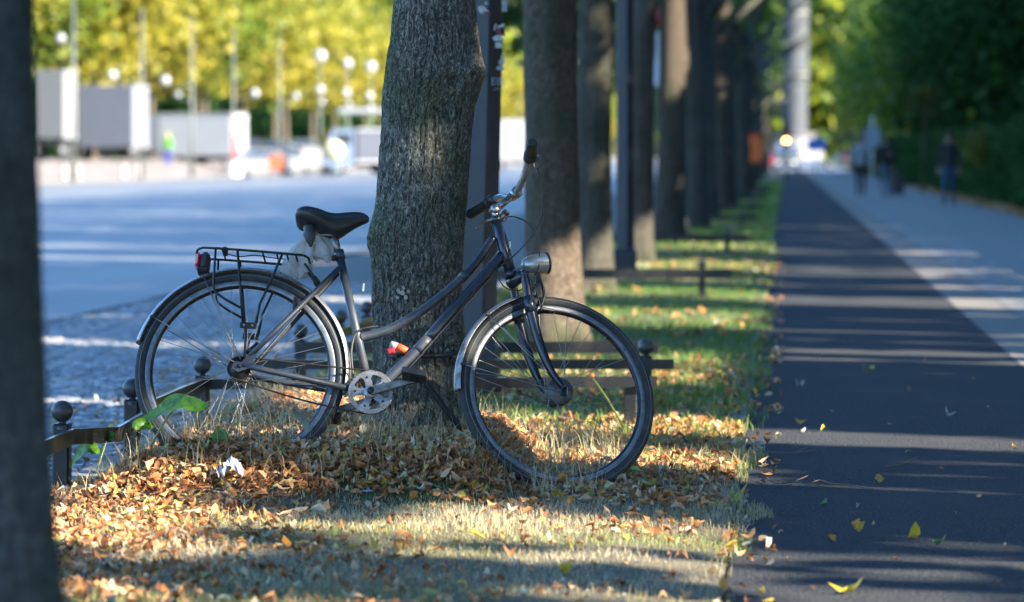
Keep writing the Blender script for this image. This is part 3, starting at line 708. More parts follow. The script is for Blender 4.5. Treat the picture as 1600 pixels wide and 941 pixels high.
# fork
mb = MB()
leg = [(819, 428), (823, 450), (828, 480), (838, 520), (850, 556), (864, 585), (880, 606)]
ll = [S.loc(px, py, .056) for px, py in leg]
for sg in (1, -1):
    pts = smooth_pts([S.P(x, sg * .056, z) for x, z in ll], 4); rr = np.interp(np.linspace(0, 1, len(pts)), [0, .3, .34, .6, 1], [.0145, .0145, .0172, .0160, .0105])
    mb.tube(pts, rr, 14); mb.tube([pts[6], pts[9]], .0195, 14)
    x1, z1 = ll[-1]; mb.box(S.P(x1 + .003, sg * .057, z1 - .012), (.026, .006, .036), S.A(), 0, .004)
    x0, z0 = ll[0]; mb.ball(S.P(x0, sg * .056, z0), .0165, 12)
x0, z0 = ll[0]; xh, zh = S.loc(800, 441)
mb.tube([S.P(x0, .056, z0), S.P((x0 + xh) / 2, .02, (z0 + zh) / 2), S.P(xh, 0, zh), S.P((x0 + xh) / 2, -.02, (z0 + zh) / 2), S.P(x0, -.056, z0)], [.016, .021, .024, .021, .016], 14)
mb.tube([S.p(799, 432), S.p(801, 446)], .019, 14)
x2, z2 = ll[2]; mb.tube(smooth_pts([S.P(x2, .056, z2), S.P(x2 + .012, .03, z2 + .055), S.P(x2 + .012, -.03, z2 + .055), S.P(x2, -.056, z2)], 4), .009, 8)
mb.build('fork', navy, bike)
mb = MB()   # brake arms in front of the crown
for sg in (1, -1):
    mb.tube(smooth_pts([S.p(845, 480, .03 * sg), S.p(850, 462, .034 * sg), S.p(845, 440, .02 * sg), S.p(838, 425, .008 * sg)], 4), .005, 8)
    mb.box(S.p(856, 484, .022 * sg), (.05, .01, .012), S.A(), 0, .003)
mb.build('front_brake', blackm, bike)
mb = MB()
for sg in (1, -1): mb.box(B.p(462, 474, .03 * sg), (.018, .012, .045), B.A(), 0, .004); mb.tube([B.p(397, 548, .03), B.p(403, 536, .03)], .009, 8)
mb.tube([B.p(388, 552, .05), B.p(402, 540, .03)], .012, 10); mb.build('rear_brake', blackm, bike)

# handlebar
mb = MB(); mb.tube([S.p(777, 346), S.p(771, 322)], .0125, 14); mb.lathe(S.p(773, 328), nS, [(0, -.019), (.0165, -.019), (.0175, -.012), (.0175, .012), (.0165, .019), (0, .019)], 20)
mb.tube([S.p(773, 328), S.p(790, 315), S.p(803, 303)], [.015, .0115, .0135], 14); mb.lathe(S.p(804, 303), nS, [(.013, -.022), (.0185, -.022), (.0185, .022), (.013, .022)], 20)
mb.box(S.p(811, 305), (.014, .036, .012), S.A(), 0, .003)
stem = mb.build('stem', alu, bike)
c0 = S.loc(804, 303)
R1, R2, R3, R4 = S.loc(815, 284, .075), S.loc(823, 264, .125), S.loc(828, 247, .185), S.loc(831.5, 222, .325)
ctr = [(c0, .03), (R1, .075), (R2, .125), (R3, .185)]
half = lambda sg: [S.P(x, sg * w_, z) for (x, z), w_ in ctr]
bar = smooth_pts(half(-1)[::-1] + half(1), 5); mb = MB().tube(bar, .0122, 14)
for sg in (1, -1): mb.tube([S.P(R3[0], sg * .18, R3[1]), S.P(R3[0] * .8 + R4[0] * .2, sg * .21, R3[1] * .8 + R4[1] * .2)], .0118, 12)
hb = mb.build('handlebar', chrome, bike)
for sg in (1, -1):
    a = S.P(R3[0], sg * .185, R3[1]); b = S.P(R4[0], sg * .325, R4[1]); mb = MB(); ts = np.linspace(.12, 1, 26)
    mb.tube([a + (b - a) * t for t in ts], [.0165 + (.0016 if k % 2 else 0) for k in range(25)] + [.013], 14)
    mb.build('grip', blackp, hb)
    mb = MB(); mb.lathe(a, b - a, [(0, -.014), (.018, -.012), (.0225, -.004), (.0225, .014), (.019, .022), (.0225, .026), (.0225, .034), (0, .036)], 18)
    mb.build('gear_shifter' if sg > 0 else 'brake_clamp', blackp, hb)
    # lever: bends forward and down from the clamp
    lv = [a + (b - a) * .02 + S.f * .012, a + S.f * .03 - S.u * .022 + (b - a) * .05, a + S.f * .030 - S.u * .03 + (b - a) * .45, a + S.f * .026 - S.u * .026 + (b - a) * .8]
    if sg > 0: lv = [a + (b - a) * .05 + S.f * .010, a + S.f * .022 - S.u * .03, a + S.f * .028 - S.u * .030 + (b - a) * .3, a + S.f * .026 - S.u * .02 + (b - a) * .6]
    else: lv = [S.p(772, 345, -.12), S.p(764, 344, -.14), S.p(757, 347, -.17), S.p(746, 355, -.22), S.p(744, 359, -.225)]
    mb = MB().tube(smooth_pts(lv, 4), .0046 if sg > 0 else .0042, 8); mb.build('brake_lever', alu, hb)
mb = MB(); mb.tube([S.p(777, 345, .02), S.p(788, 335, .03)], .011, 12); mb.lathe(S.p(789, 334, .03), S.p(789, 334, .03) - S.p(777, 345, .02), [(0, 0), (.0125, 0), (.0125, .01), (0, .012)], 14); mb.build('bell', blackp, hb)

# headlamp
mb = MB(); c = S.p(815, 415, .015); ax = S.p(858, 411, .015) - c; ax = ax / np.linalg.norm(ax); L_ = .094
mb.lathe(c, ax, [(0, 0), (.010, .001), (.020, .008), (.028, .022), (.0335, .042), (.036, .064), (.0365, .082), (.0365, L_ - .006)], 28)
hl = mb.build('headlamp', chrome, bike)
MB().lathe(c, ax, [(.0365, L_ - .007), (.0385, L_ - .006), (.0385, L_ + .001), (.034, L_ + .002), (.034, L_ - .002)], 28).build('rim_ring', blackm, hl)
MB().lathe(c, ax, [(.035, L_ - .004), (.03, L_ + .004), (.015, L_ + .009), (0, L_ + .010)], 24).build('lens', glassd, hl)
MB().tube(smooth_pts([S.p(838, 428, .012), S.p(840, 442, .01), S.p(834, 452, .005), S.p(838, 466, .0)], 4), .0065, 8).build('bracket', blackm, hl)

# cranks, chainring, pedals, chain
Cc = B.P(B.loc(579.4, 612.7, .05)[0], .048, B.loc(579.4, 612.7, .05)[1])
pt = lambda r_, an, w_=0: Cc + n * w_ + r_ * (math.cos(an) * f + math.sin(an) * u)
mb = MB(); NT = 38; V = []; Fs = []
for k in range(NT * 4):
    r_ = .0745 if (k % 4) in (1, 2) else .0705; an = 2 * math.pi * k / (NT * 4)
    for rr, ww in ((r_, .002), (.0605, .002), (.0605, -.002), (r_, -.002)): V.append(pt(rr, an, ww))
K = NT * 4; Fs = [(k * 4 + i, k * 4 + (i + 1) % 4, ((k + 1) % K) * 4 + (i + 1) % 4, ((k + 1) % K) * 4 + i) for k in range(K) for i in range(4)]
mb.add(V, Fs, 0, False)
for k in range(5):
    a0 = 2 * math.pi * k / 5 + .65
    o = [pt(.014, a0 - .75, .004), pt(.030, a0 - .42, .004), pt(.048, a0 - .24, .004), pt(.063, a0 - .36, .004), pt(.064, a0, .004), pt(.063, a0 + .36, .004), pt(.048, a0 + .24, .004), pt(.030, a0 + .42, .004), pt(.014, a0 + .75, .004)]
    mb.prism(o[::-1], -n * .007)
    mb.lathe(pt(.052, a0, .004), n, [(0, .003), (.004, .003), (.004, 0)], 8, 1)
mb.lathe(Cc, n, [(.0, .007), (.022, .007), (.024, .003), (.024, -.004), (0, -.004)], 24)
MBc = mb.build('chainring', [mat('ring_alloy', (.34, .35, .36), .42, .7, color2=(.22, .20, .18), scale=40), blackm], bike)
MB().lathe(Cc, n, [(.0705, -.003), (.0760, -.003), (.0760, .0015), (.0705, .0015)], 60, closed=True).build('chain_guard_ring', rust, MBc)
def crank(sg, ex, ey, wc):
    if sg > 0: a = Cc + n * .014; x, z = B.loc(648, 593, .075); b = B.P(x, .070, z)
    else: x, z = B.loc(648, 593, .075); xb, zb = B.loc(579.4, 612.7, .05); a = B.P(xb, -.060, zb); b = B.P(2 * xb - x, -.072, 2 * zb - z)
    d = b - a; L_ = np.linalg.norm(d); d /= L_; up = np.cross(n, d); V = []
    mb = MB()
    for t, h_, th in ((-.012, .011, .009), (0, .014, .011), (.3, .0125, .008), (.8, .0095, .007), (1.0, .011, .008), (1.05, .006, .006)):
        c = a + d * L_ * t
        for ky, kz in ((-1, -1), (1, -1), (1, 1), (-1, 1)): V.append(c + up * h_ * ky + n * th * kz)
    mb.add(V, [(i * 4 + k, i * 4 + (k + 1) % 4, i * 4 + 4 + (k + 1) % 4, i * 4 + 4 + k) for i in range(5) for k in range(4)] + [(3, 2, 1, 0), (20, 21, 22, 23)], 0, False)
    mb.lathe(a, n * sg, [(0, .016), (.010, .016), (.012, .012), (.012, 0)], 16, 1)
    o = mb.build('crank', [rust, blackm], bike)
    # pedal: open cage round an axle
    pc = b + n * sg * .055; pf = rotv(f, n, R(-6)) ; pu = np.cross(n, pf); A_ = np.array([pf, n, pu]); mb = MB()
    mb.tube([b, b + n * sg * .10], .0065, 10)
    for q in (1, -1):
        mb.box(pc + pf * .036 * q, (.012, .09, .022), A_, 0, .003); mb.box(pc + n * .043 * q, (.084, .010, .022), A_, 0, .003); mb.box(pc + n * .015 * q, (.07, .005, .018), A_, 0)
    mb.box(pc, (.03, .085, .018), A_, 0, .003); pd = mb.build('pedal', blackp, bike)
    MB().box(pc + pf * .0425, (.002, .05, .013), A_).build('pedal_reflector', mat('amber_reflector', (.30, .12, .02), .3, coat=.6), pd)
crank(1, 0, 0, 0); crank(-1, 0, 0, 0)
sp = B.P(0, .042, 0); mb = MB()
for k in range(18):
    an = 2 * math.pi * k / 18; mb.box(sp + .039 * (math.cos(an) * f + math.sin(an) * u), (.007, .003, .005), np.array([math.cos(an) * f + math.sin(an) * u, n, -math.sin(an) * f + math.cos(an) * u]))
mb.lathe(sp, n, [(.0, .010), (.016, .010), (.018, .004), (.037, .002), (.037, -.002), (0, -.002)], 30); mb.build('sprocket', blackm, bike)
mb = MB(); chp = []
xc, zc = B.loc(579.4, 612.7, .05)
for an in np.linspace(100, 260, 12): chp.append(B.P(.040 * math.cos(R(an)), .042, .040 * math.sin(R(an))))
for t in np.linspace(.04, .96, 42): chp.append(B.P(xc * t, .044, -.040 + t * (zc - .075 + .040) - .012 * math.sin(math.pi * t)))
for an in np.linspace(-88, 88, 14): chp.append(B.P(xc + .074 * math.cos(R(an)), .046, zc + .074 * math.sin(R(an))))
for t in np.linspace(.04, .96, 42): chp.append(B.P(xc * (1 - t), .044, (zc + .074) * (1 - t) + .040 * t))
mb.tube(chp, .0032, 6, closed=True); mb.build('chain', mat('rusty_chain', (.025, .023, .022), .6, .4, color2=(.04, .03, .022), scale=90), bike)

# rear rack
mb = MB(); rw = .062
def both(pts, r, w0=.062, w1=None, wmap=None):
    for sg in (1, -1):
        P_ = []
        for i, (px, py) in enumerate(pts):
            wv = w0 if w1 is None else w0 + (w1 - w0) * i / (len(pts) - 1); x, z = B.loc(px, py, wv); P_.append(B.P(x, sg * wv, z))
        mb.tube(P_, r, 8)
both([(318, 387), (345, 388.5), (400, 392.5), (440, 396), (474, 399)], .0042)
xr0, zr0 = B.loc(318, 387, .062); xf0, zf0 = B.loc(474, 399, .062)
e = lambda x, w_, z: B.P(x, w_, z)
mb.tube(smooth_pts([e(xr0, .062, zr0), e(xr0 - .018, .052, zr0 - .004), e(xr0 - .024, .03, zr0 - .008), e(xr0 - .024, -.03, zr0 - .008), e(xr0 - .018, -.052, zr0 - .004), e(xr0, -.062, zr0)], 4), .0042, 8)
mb.tube(smooth_pts([e(xf0, .062, zf0), e(xf0 + .014, .052, zf0 - .003), e(xf0 + .018, .03, zf0 - .004), e(xf0 + .018, -.03, zf0 - .004), e(xf0 + .014, -.052, zf0 - .003), e(xf0, -.062, zf0)], 4), .0042, 8)
for px, py in ((347, 389), (410, 394), (432, 395.6), (448, 397), (462, 398)):
    x, z = B.loc(px, py, .062); mb.tube([e(x, .062, z), e(x + .004, -.062, z)], .0032, 6)
both([(337, 388), (335, 420), (333.5, 448), (337, 457), (352, 468), (376, 481)], .0042)
both([(371, 391), (375, 440), (379.5, 503)], .0045)
both([(441, 397), (425, 435), (406, 475), (400, 505)], .0045)
both([(385, 506), (383, 540), (382, 562)], .0045, .062, .064)
for sg in (1, -1):
    c = B.P(B.loc(388, 509, .062)[0], sg * .064, B.loc(388, 509, .062)[1]); mb.box(c, (.056, .006, .022), B.A(), 0, .002)
    for q in (-.014, .014): mb.lathe(c + f * q, n * sg, [(0, .006), (.004, .006), (.004, 0)], 8, 1)
for sg in (1, -1):   # forward braces to the seat stays
    a = B.P(B.loc(476, 412, .03)[0], sg * .03, B.loc(476, 412, .03)[1]); b = B.P(B.loc(499, 444, .03)[0], sg * .026, B.loc(499, 444, .03)[1])
    mb.tube([a, b], .0045, 8); mb.box((a * .2 + b * .8), (.03, .004, .016), np.array([(b - a) / np.linalg.norm(b - a), n, np.cross(n, (b - a) / np.linalg.norm(b - a))]), 0, .002)
rack = mb.build('luggage_rack', [blackm, steel], bike)
mb = MB()   # spring clip wires on top of the rack
for wq in (.022, -.022):
    mb.tube(smooth_pts([B.p(350, 391 + 4, wq), B.p(372, 401, wq), B.p(398, 399, wq), B.p(425, 403, wq), B.p(446, 405, wq)], 4), .0022, 6)
mb.box(B.p(352, 393, 0), (.016, .05, .02), B.A(), 0, .003); mb.build('spring_clip', blackm, rack)
mb = MB()   # tail light
ce = B.p(321, 411, .0); mb.box(ce, (.030, .072, .062), B.A(), 0, .010); mb.box(ce - f * .004 - u * .031, (.040, .074, .012), B.A(), 0, .004)
tl = mb.build('tail_light', blackp, bike)
mb = MB(); mb.box(ce - f * .023 + u * .003, (.020, .066, .052), B.A(), 0, .009); mb.build('lens', redp, tl)

# cables
def cable(name, pts, r=.0024, fr=S, par=None):
    P_ = smooth_pts([fr.p(px, py, w_) for px, py, w_ in pts], 6); return MB().tube(P_, r, 8).build(name, blackp, par or bike)
cable('brake_cable', [(838, 257, .19), (843, 275, .17), (847.5, 305, .14), (846, 335, .11), (835, 362, .08), (815, 388, .06), (793, 408, .05), (772, 424, .045), (757, 438, .04), (740, 455, .035)])
cable('brake_cable', [(785, 343, .03), (789, 345, .03), (794, 339, .02), (808, 340, .02), (826, 350, .03), (839, 372, .04), (843, 395, .045), (841, 420, .045), (833, 445, .04), (830, 470, .03)])
cable('gear_cable', [(777, 417, .03), (778, 430, .03), (784, 444, .03), (797, 453, .03), (812, 454, .04), (819, 448, .05)], .002)
cable('gear_cable', [(742, 455, .024), (716, 489, .024), (690, 518, .024), (668, 543, .024), (654, 560, .022), (620, 594, .02)], .0022, B)
cable('gear_cable', [(824, 430, .05), (836, 448, .05), (842, 470, .04), (846, 487, .03)], .0024)
cable('seat_tube_cable', [(590, 510, .018), (575, 512, .022), (562, 516, .02), (554, 525, .02), (550, 540, .02), (549, 556, .02), (552, 590, .02)], .0038, B)

# locks, bag
lk = empty('cable_lock', (bbc[0] + .25, TY, .1)); tag(lk, 'thick black sleeved chain lock looped from the bicycle round the tree trunk', 'lock')
lp = [B.p(655, 575, -.01), B.p(664, 596, -.02), B.p(680, 618, -.03), B.p(700, 645, -.05), B.p(720, 668, -.08), B.p(738, 690, -.12)]
MB().tube(smooth_pts(lp, 8), .0105, 10).build('lock_chain', mat('lock_sleeve', (.012, .012, .013), .65), lk)
cx_ = -1.30; lp2 = []
for a in np.linspace(-160, 110, 22):
    rr = .185; lp2.append((cx_ + rr * math.cos(R(a)), TY + rr * math.sin(R(a)), .46 + .03 * math.sin(R(a * 1.3))))
lp2 = [B.p(640, 548, -.02)] + lp2[4:]
MB().tube(smooth_pts(lp2, 4), .009, 8).build('lock_loop', MATS['lock_sleeve'], lk)
ll_ = empty('frame_lock', B.p(620, 543, -.02)); tag(ll_, 'small lock with bright orange barrel and red and grey end, fixed behind the frame tubes', 'lock')
q0, q1, q2 = B.p(611, 538, -.02), B.p(621, 542, -.02), B.p(640, 551, -.02)
mb = MB().tube([q1, q1 * .6 + q2 * .4, q2], [.0135, .0135, .0125], 16); mb.build('barrel', mat('orange_plastic', (.85, .13, .035), .4), ll_)
mb = MB().tube([q0 + (q0 - q1) * .1, q1], [.012, .0128], 16); mb.build('collar', mat('grey_plastic', (.38, .38, .42), .5), ll_)
mb = MB().box(B.p(611, 549, -.012), (.026, .02, .022), np.array([rotv(f, n, R(20)), n, rotv(u, n, R(20))]), 0, .004); mb.build('cap', mat('dark_red_plastic', (.22, .01, .02), .45), ll_)

bagm = bpy.data.materials.new('thin_plastic_bag'); bagm.use_nodes = True; bt = bagm.node_tree; bb = bt.nodes['Principled BSDF']
bb.inputs['Base Color'].default_value = (.62, .60, .56, 1); bb.inputs['Roughness'].default_value = .35
tr_ = bt.nodes.new('ShaderNodeBsdfTranslucent'); tr_.inputs[0].default_value = (.6, .58, .54, 1); tp_ = bt.nodes.new('ShaderNodeBsdfTransparent')
m1_ = bt.nodes.new('ShaderNodeMixShader'); m1_.inputs[0].default_value = .4; bt.links.new(bb.outputs[0], m1_.inputs[1]); bt.links.new(tr_.outputs[0], m1_.inputs[2])
m2_ = bt.nodes.new('ShaderNodeMixShader'); m2_.inputs[0].default_value = .28; bt.links.new(m1_.outputs[0], m2_.inputs[1]); bt.links.new(tp_.outputs[0], m2_.inputs[2]); bt.links.new(m2_.outputs[0], bt.nodes['Material Output'].inputs[0])
MATS['bag'] = bagm
def baglobe(mb, spine, seed):
    """spine: (px, py, half width in metres); a folded sheet hanging along it"""
    m_ = 40; K = 26; V = []; P_ = smooth_pts([[a, b, c] for a, b, c in spine], K // (len(spine) - 1) + 1)
    for i, (px, py, hw) in enumerate(P_):
        for k in range(m_):
            a = 2 * math.pi * k / m_; fold = 1 + .32 * math.sin(a * 5 + seed) + .16 * math.sin(a * 9 + i * .25 + seed) + .2 * vnoise(a * 2, i * .3, seed)
            c = B.p(px, py, -.03 + 0); V.append(c + f * hw * fold * math.cos(a) + n * hw * .7 * fold * math.sin(a) + u * .006 * vnoise(a * 3, i * .5, seed + 5))
    K = len(P_); mb.add(V, [(i * m_ + k, i * m_ + (k + 1) % m_, (i + 1) * m_ + (k + 1) % m_, (i + 1) * m_ + k) for i in range(K - 1) for k in range(m_)])
mb = MB()
baglobe(mb, [(488, 350, .012), (492, 362, .02), (499, 378, .034), (504, 392, .042), (506, 402, .040), (507, 406, .034)], 1)
baglobe(mb, [(489, 362, .014), (480, 378, .026), (472, 396, .036), (466, 412, .042), (464, 426, .034), (466, 434, .016)], 4)
tag(mb.build('plastic_bag', bagm, origin=B.p(492, 400)), 'crumpled translucent plastic bag knotted under the bicycle saddle', 'bag')
# ------------------------------------------------------------------ leaf litter, grass
def zone_leaf():
    P = []
    def scatter(n, x0, x1, y0, y1, dens=None, zadd=.004, sz=(.035, .07)):
        x = rng.uniform(x0, x1, n); yy = rng.uniform(y0, y1, n)
        if dens is not None:
            k = rng.random(n) < dens(x, yy); x, yy = x[k], yy[k]
        z = gz(x, yy) + rng.uniform(0, zadd, len(x)); return np.stack([x, yy, z, rng.uniform(sz[0], sz[1], len(x))], -1)
    pile = lambda x, y: np.clip(gz(x, y) * 9 - .15, 0, 1)
    P.append(scatter(66000, -2.4, -.7, 10.9, 15.0, pile, .035, (.020, .047)))
    P.append(scatter(13000, -2.42, -.25, 8.4, 11.8, lambda x, y: np.clip(.09 + .8 * np.clip((-1.35 - x) / .7, 0, 1) + .28 * vnoise(x * 2.5, y * 2.5, 0.0, 4), .035, .95), .014, (.018, .046)))
    P.append(scatter(9000, -1.1, -.18, 11.0, 14.6, lambda x, y: np.clip(.42 + .4 * vnoise(x * 3, y * 3, 0.0, 6), .1, 1), .014, (.018, .045)))
    P.append(scatter(5200, -2.4, -.2, 13.4, 19, lambda x, y: np.clip(.25 + .5 * vnoise(x * 1.5, y * 1.5, 0.0, 16), .06, 1), .012, (.03, .06)))
    P.append(scatter(5200, -2.4, -.2, 19, 60, lambda x, y: np.clip(.35 + .5 * vnoise(x * .8, y * .5, 0.0, 26), .05, 1), .01, (.04, .08)))
    P.append(scatter(1200, -.2, -.02, 8.4, 40, lambda x, y: np.clip(.22 + .6 * vnoise(x * 4, y * 2.5, 0., 17), .02, 1), .004, (.025, .05)))
    P.append(scatter(600, -3.6, -2.5, 9, 22, None, .004, (.03, .055)) + np.array([0, 0, -.13, 0]))
    P.append(scatter(2600, 4.2, 5.2, 20, 120, None, .02, (.06, .12)) * np.array([1, 1, 0, 1]) + np.array([0, 0, .03, 0]))
    return np.concatenate(P)
LP = zone_leaf(); nL = len(LP)
LP[(LP[:, 0] > -.22) & (LP[:, 0] < -.02), 2] = .0
# a curled ovate leaf of 9 vertices, 8 faces
base = np.array([(-.5, 0, 0), (-.28, .26, .10), (.05, .36, .16), (.34, .20, .08), (.55, 0, -.02), (.34, -.20, .08), (.05, -.36, .16), (-.28, -.26, .10), (.0, 0, -.02)])
tri = np.array([(8, 0, 1), (8, 1, 2), (8, 2, 3), (8, 3, 4), (8, 4, 5), (8, 5, 6), (8, 6, 7), (8, 7, 0)])
def leaf_batch(LP, tilt=.75, seed=5):
    g = np.random.default_rng(seed); n_ = len(LP); cur = g.uniform(-2.2, 2.8, n_); fold = g.uniform(-1.2, 2.2, n_)
    v = np.repeat(base[None], n_, 0); v = v * LP[:, 3][:, None, None]
    bx = base[None, :, 0]; by = base[None, :, 1]
    v[:, :, 2] = LP[:, 3][:, None] * (cur[:, None] * (bx ** 2) * .8 + fold[:, None] * (by ** 2) * 1.6 + g.normal(0, .07, (n_, 9)))
    v[:, :, 1] *= np.clip(1 - .33 * np.abs(fold), .3, 1)[:, None]
    yaw = g.uniform(0, 6.28, n_); ax = g.normal(0, tilt * .5, n_); ay = g.normal(0, tilt * .5, n_)
    c, s = np.cos(ax), np.sin(ax); y1 = v[:, :, 1] * c[:, None] - v[:, :, 2] * s[:, None]; z1 = v[:, :, 1] * s[:, None] + v[:, :, 2] * c[:, None]
    c, s = np.cos(ay), np.sin(ay); x2 = v[:, :, 0] * c[:, None] + z1 * s[:, None]; z2 = -v[:, :, 0] * s[:, None] + z1 * c[:, None]
    c, s = np.cos(yaw), np.sin(yaw); x3 = x2 * c[:, None] - y1 * s[:, None]; y3 = x2 * s[:, None] + y1 * c[:, None]
    z2 = z2 - z2.min(1)[:, None] * .8
    V = np.stack([x3 + LP[:, 0][:, None], y3 + LP[:, 1][:, None], z2 + LP[:, 2][:, None]], -1).reshape(-1, 3)
    Fq = (tri[None] + (np.arange(n_) * 9)[:, None, None]).reshape(-1, 3)
    return V, Fq
V, Fq = leaf_batch(LP)
tone = rng.random(nL) ** 1.25; tone[rng.random(nL) < .05] = rng.uniform(.8, 1, 1)
o = npmesh('leaf_litter', V, Fq, litter_m, tone=np.repeat(tone, 8)); tag(o, 'brown and orange fallen leaves heaped round the tree and over the verge', kind='stuff')

x_, y_ = rng.uniform(-2.35, -.3, 900), rng.uniform(10.6, 13.4, 900)
LW = np.stack([x_, y_, gz(x_, y_) + .012 + .02 * np.clip(gz(x_, y_) * 8, 0, 1), rng.uniform(.038, .060, 900)], -1)[rng.random(900) < .4]
V, Fq = leaf_batch(LW, .5, 15); tn = rng.uniform(.1, 1, len(LW)); o = npmesh('leaf_litter', V, Fq, litter_m, tone=np.repeat(tn, 8)); tag(o, 'larger whole leaves lying on top of the litter', kind='stuff')
def blades(name, x, yy, ln, wd, tone, lean=.5, label=None, zf=gz, seed=3):
    g = np.random.default_rng(seed); n_ = len(x); z = zf(x, yy); a = g.uniform(0, 6.28, n_); le = g.uniform(.1, lean, n_) * ln; d = g.uniform(0, 6.28, n_)
    b0 = np.stack([x, yy, z - .005], -1); s = np.stack([np.cos(a), np.sin(a), 0 * a], -1) * wd[:, None] / 2; dr = np.stack([np.cos(d), np.sin(d), 0 * d], -1)
    h = np.sqrt(np.maximum(ln ** 2 - le ** 2, (ln * .22) ** 2))
    mid = b0 + dr * (le * .3)[:, None] + np.stack([0 * h, 0 * h, h * .6], -1); tip = b0 + dr * le[:, None] + np.stack([0 * h, 0 * h, h], -1)
    V = np.stack([b0 - s, b0 + s, mid + s * .7, mid - s * .7, tip], 1).reshape(-1, 3); k = np.arange(n_)[:, None] * 5
    return npmesh(name, V, [np.concatenate([k, k + 1, k + 2, k + 3], 1), np.concatenate([k + 3, k + 2, k + 4], 1)], grass_m, tone=np.concatenate([tone, tone]))
def gsc(n_, x0, x1, y0, y1, dens=None):
    x = rng.uniform(x0, x1, n_); yy = rng.uniform(y0, y1, n_)
    if dens is not None: k = rng.random(n_) < dens(x, yy); x, yy = x[k], yy[k]
    return x, yy
# short dry turf in front
x, yy = gsc(120000, -2.4, PATH_L + .16, 8.3, 13.2, lambda x, y: (x < PATH_L + .04 + .055 * vnoise(y * 2.2, 0., 0., 77) + .04 * vnoise(y * 9, 0., 0., 78)) * np.clip(.75 + .6 * vnoise(x * 3, y * 3, 0., 40) - .9 * np.clip(gz(x, y) * 8, 0, 1), 0, 1))
gt = np.clip(.74 + .34 * vnoise(x * 2.2, yy * 2.2, 0., 41) + rng.normal(0, .12, len(x)) - .12 * np.clip((x + .7) / .6, 0, 1), 0, 1)
tag(blades('dry_grass', x, yy, rng.uniform(.012, .045, len(x)) * .9, rng.uniform(.0014, .003, len(x)), gt, .998), 'short dry straw coloured grass in the foreground of the verge', kind='stuff')
x, yy = gsc(100000, -2.4, PATH_L + .16, 12.6, 42, lambda x, y: (x < PATH_L + .03 + .055 * vnoise(y * 2.2, 0., 0., 77) + .04 * vnoise(y * 9, 0., 0., 78)) * np.clip(1.25 - (y - 12) / 36, .2, 1) * np.clip(.85 + .5 * vnoise(x * 1.5, y * 1.5, 0., 42) - np.clip(gz(x, y) * 8, 0, .8), .1, 1))
gt = np.clip(.22 + .3 * vnoise(x * 1.2, yy * 1.0, 0., 43) + rng.normal(0, .12, len(x)) + .35 * np.exp(-((yy - 13) / 1.2) ** 2), 0, 1)
tag(blades('green_grass', x, yy, rng.uniform(.025, .075, len(x)), rng.uniform(.003, .006, len(x)), gt, .8, seed=8), 'green grass along the verge behind the bicycle', kind='stuff')
x, yy = gsc(26000, -2.4, PATH_L, 40, 150)
gt = np.clip(.3 + .3 * vnoise(x, yy * .3, 0., 44) + rng.normal(0, .12, len(x)), 0, 1)
tag(blades('distant_grass', x, yy, rng.uniform(.05, .12, len(x)), rng.uniform(.01, .025, len(x)), gt, .8, seed=9), 'grass in the far part of the verge', kind='stuff')
x, yy = gsc(2600, -2.3, -.6, 11.1, 13.4)
tag(blades('straw_stalks', x, yy, rng.uniform(.05, .16, len(x)), rng.uniform(.0016, .003, len(x)), rng.uniform(.6, 1, len(x)), .93, seed=12, zf=lambda X, Y: gz(X, Y) + .025), 'dry stalks poking out of the leaf heap', kind='stuff')
# countable tufts: long dry stalks
def tuft(px, py, Yt, n_, h, spread, tmin, tmax, label, seed):
    p = at(px, py, Yt); g = np.random.default_rng(seed); x = p[0] + g.normal(0, spread, n_); yy = Yt + g.normal(0, spread, n_)
    o = blades('grass_tuft', x, yy, g.uniform(h * .5, h, n_), g.uniform(.0014, .003, n_), g.uniform(tmin, tmax, n_), .75, seed=seed)
    tag(o, label, 'grass tuft', 'tufts of long grass on the verge')
tuft(403, 650, 13.9, 420, .20, .10, .6, 1, 'pale straw tuft seen through the rear wheel beside the low rail', 1)
tuft(345, 670, 13.3, 160, .16, .10, .6, 1, 'thin straw tuft at the foot of the ball-topped post behind the rear wheel', 2)
tuft(600, 680, 11.75, 130, .17, .07, .7, 1, 'dry stalks sticking up beneath the chainring', 3)
tuft(185, 730, 11.4, 150, .13, .07, .6, 1, 'wispy dry tuft left of the leaf heap beside the broad green leaf', 4)
tuft(690, 690, 11.7, 60, .14, .12, .7, 1, 'few dry stalks at the foot of the trunk left of the front tyre', 5)
tuft(985, 690, 13.2, 130, .15, .10, .1, .8, 'green and straw tuft right of the front wheel under the rail end', 6)
tuft(1100, 660, 13.6, 180, .10, .06, .1, .6, 'leafy green tuft at the verge edge under the long sun stripe', 7)
tuft(1055, 520 + 80, 15.3, 140, .13, .07, .05, .5, 'low green tuft behind the rail end on the right', 8)
tuft(880, 660, 13.3, 180, .16, .08, .1, .8, 'yellow green stalks seen through the front wheel behind its hub', 9)
tuft(1090, 735, 12.1, 180, .08, .05, .3, 1, 'sunlit short tuft beside the path edge right of the front tyre', 10)
# a taller green stem seen through the front wheel
sw = empty('weed_stem', at(935, 680, 13.0)); tag(sw, 'single yellow green weed stem with orange tip behind the front wheel spokes', 'weed')
MB().tube([at(975, 668, 13.0), at(950, 625, 13.0), at(926, 590, 13.0)], [.005, .0045, .0035], 6).build('stem', mat('weed_green', (.22, .30, .06), .6), sw)
MB().ball(at(925, 587, 13.0), .012, 8, sq=(1, 1, .8)).build('seed_head', mat('weed_tip', (.60, .22, .06), .6), sw)

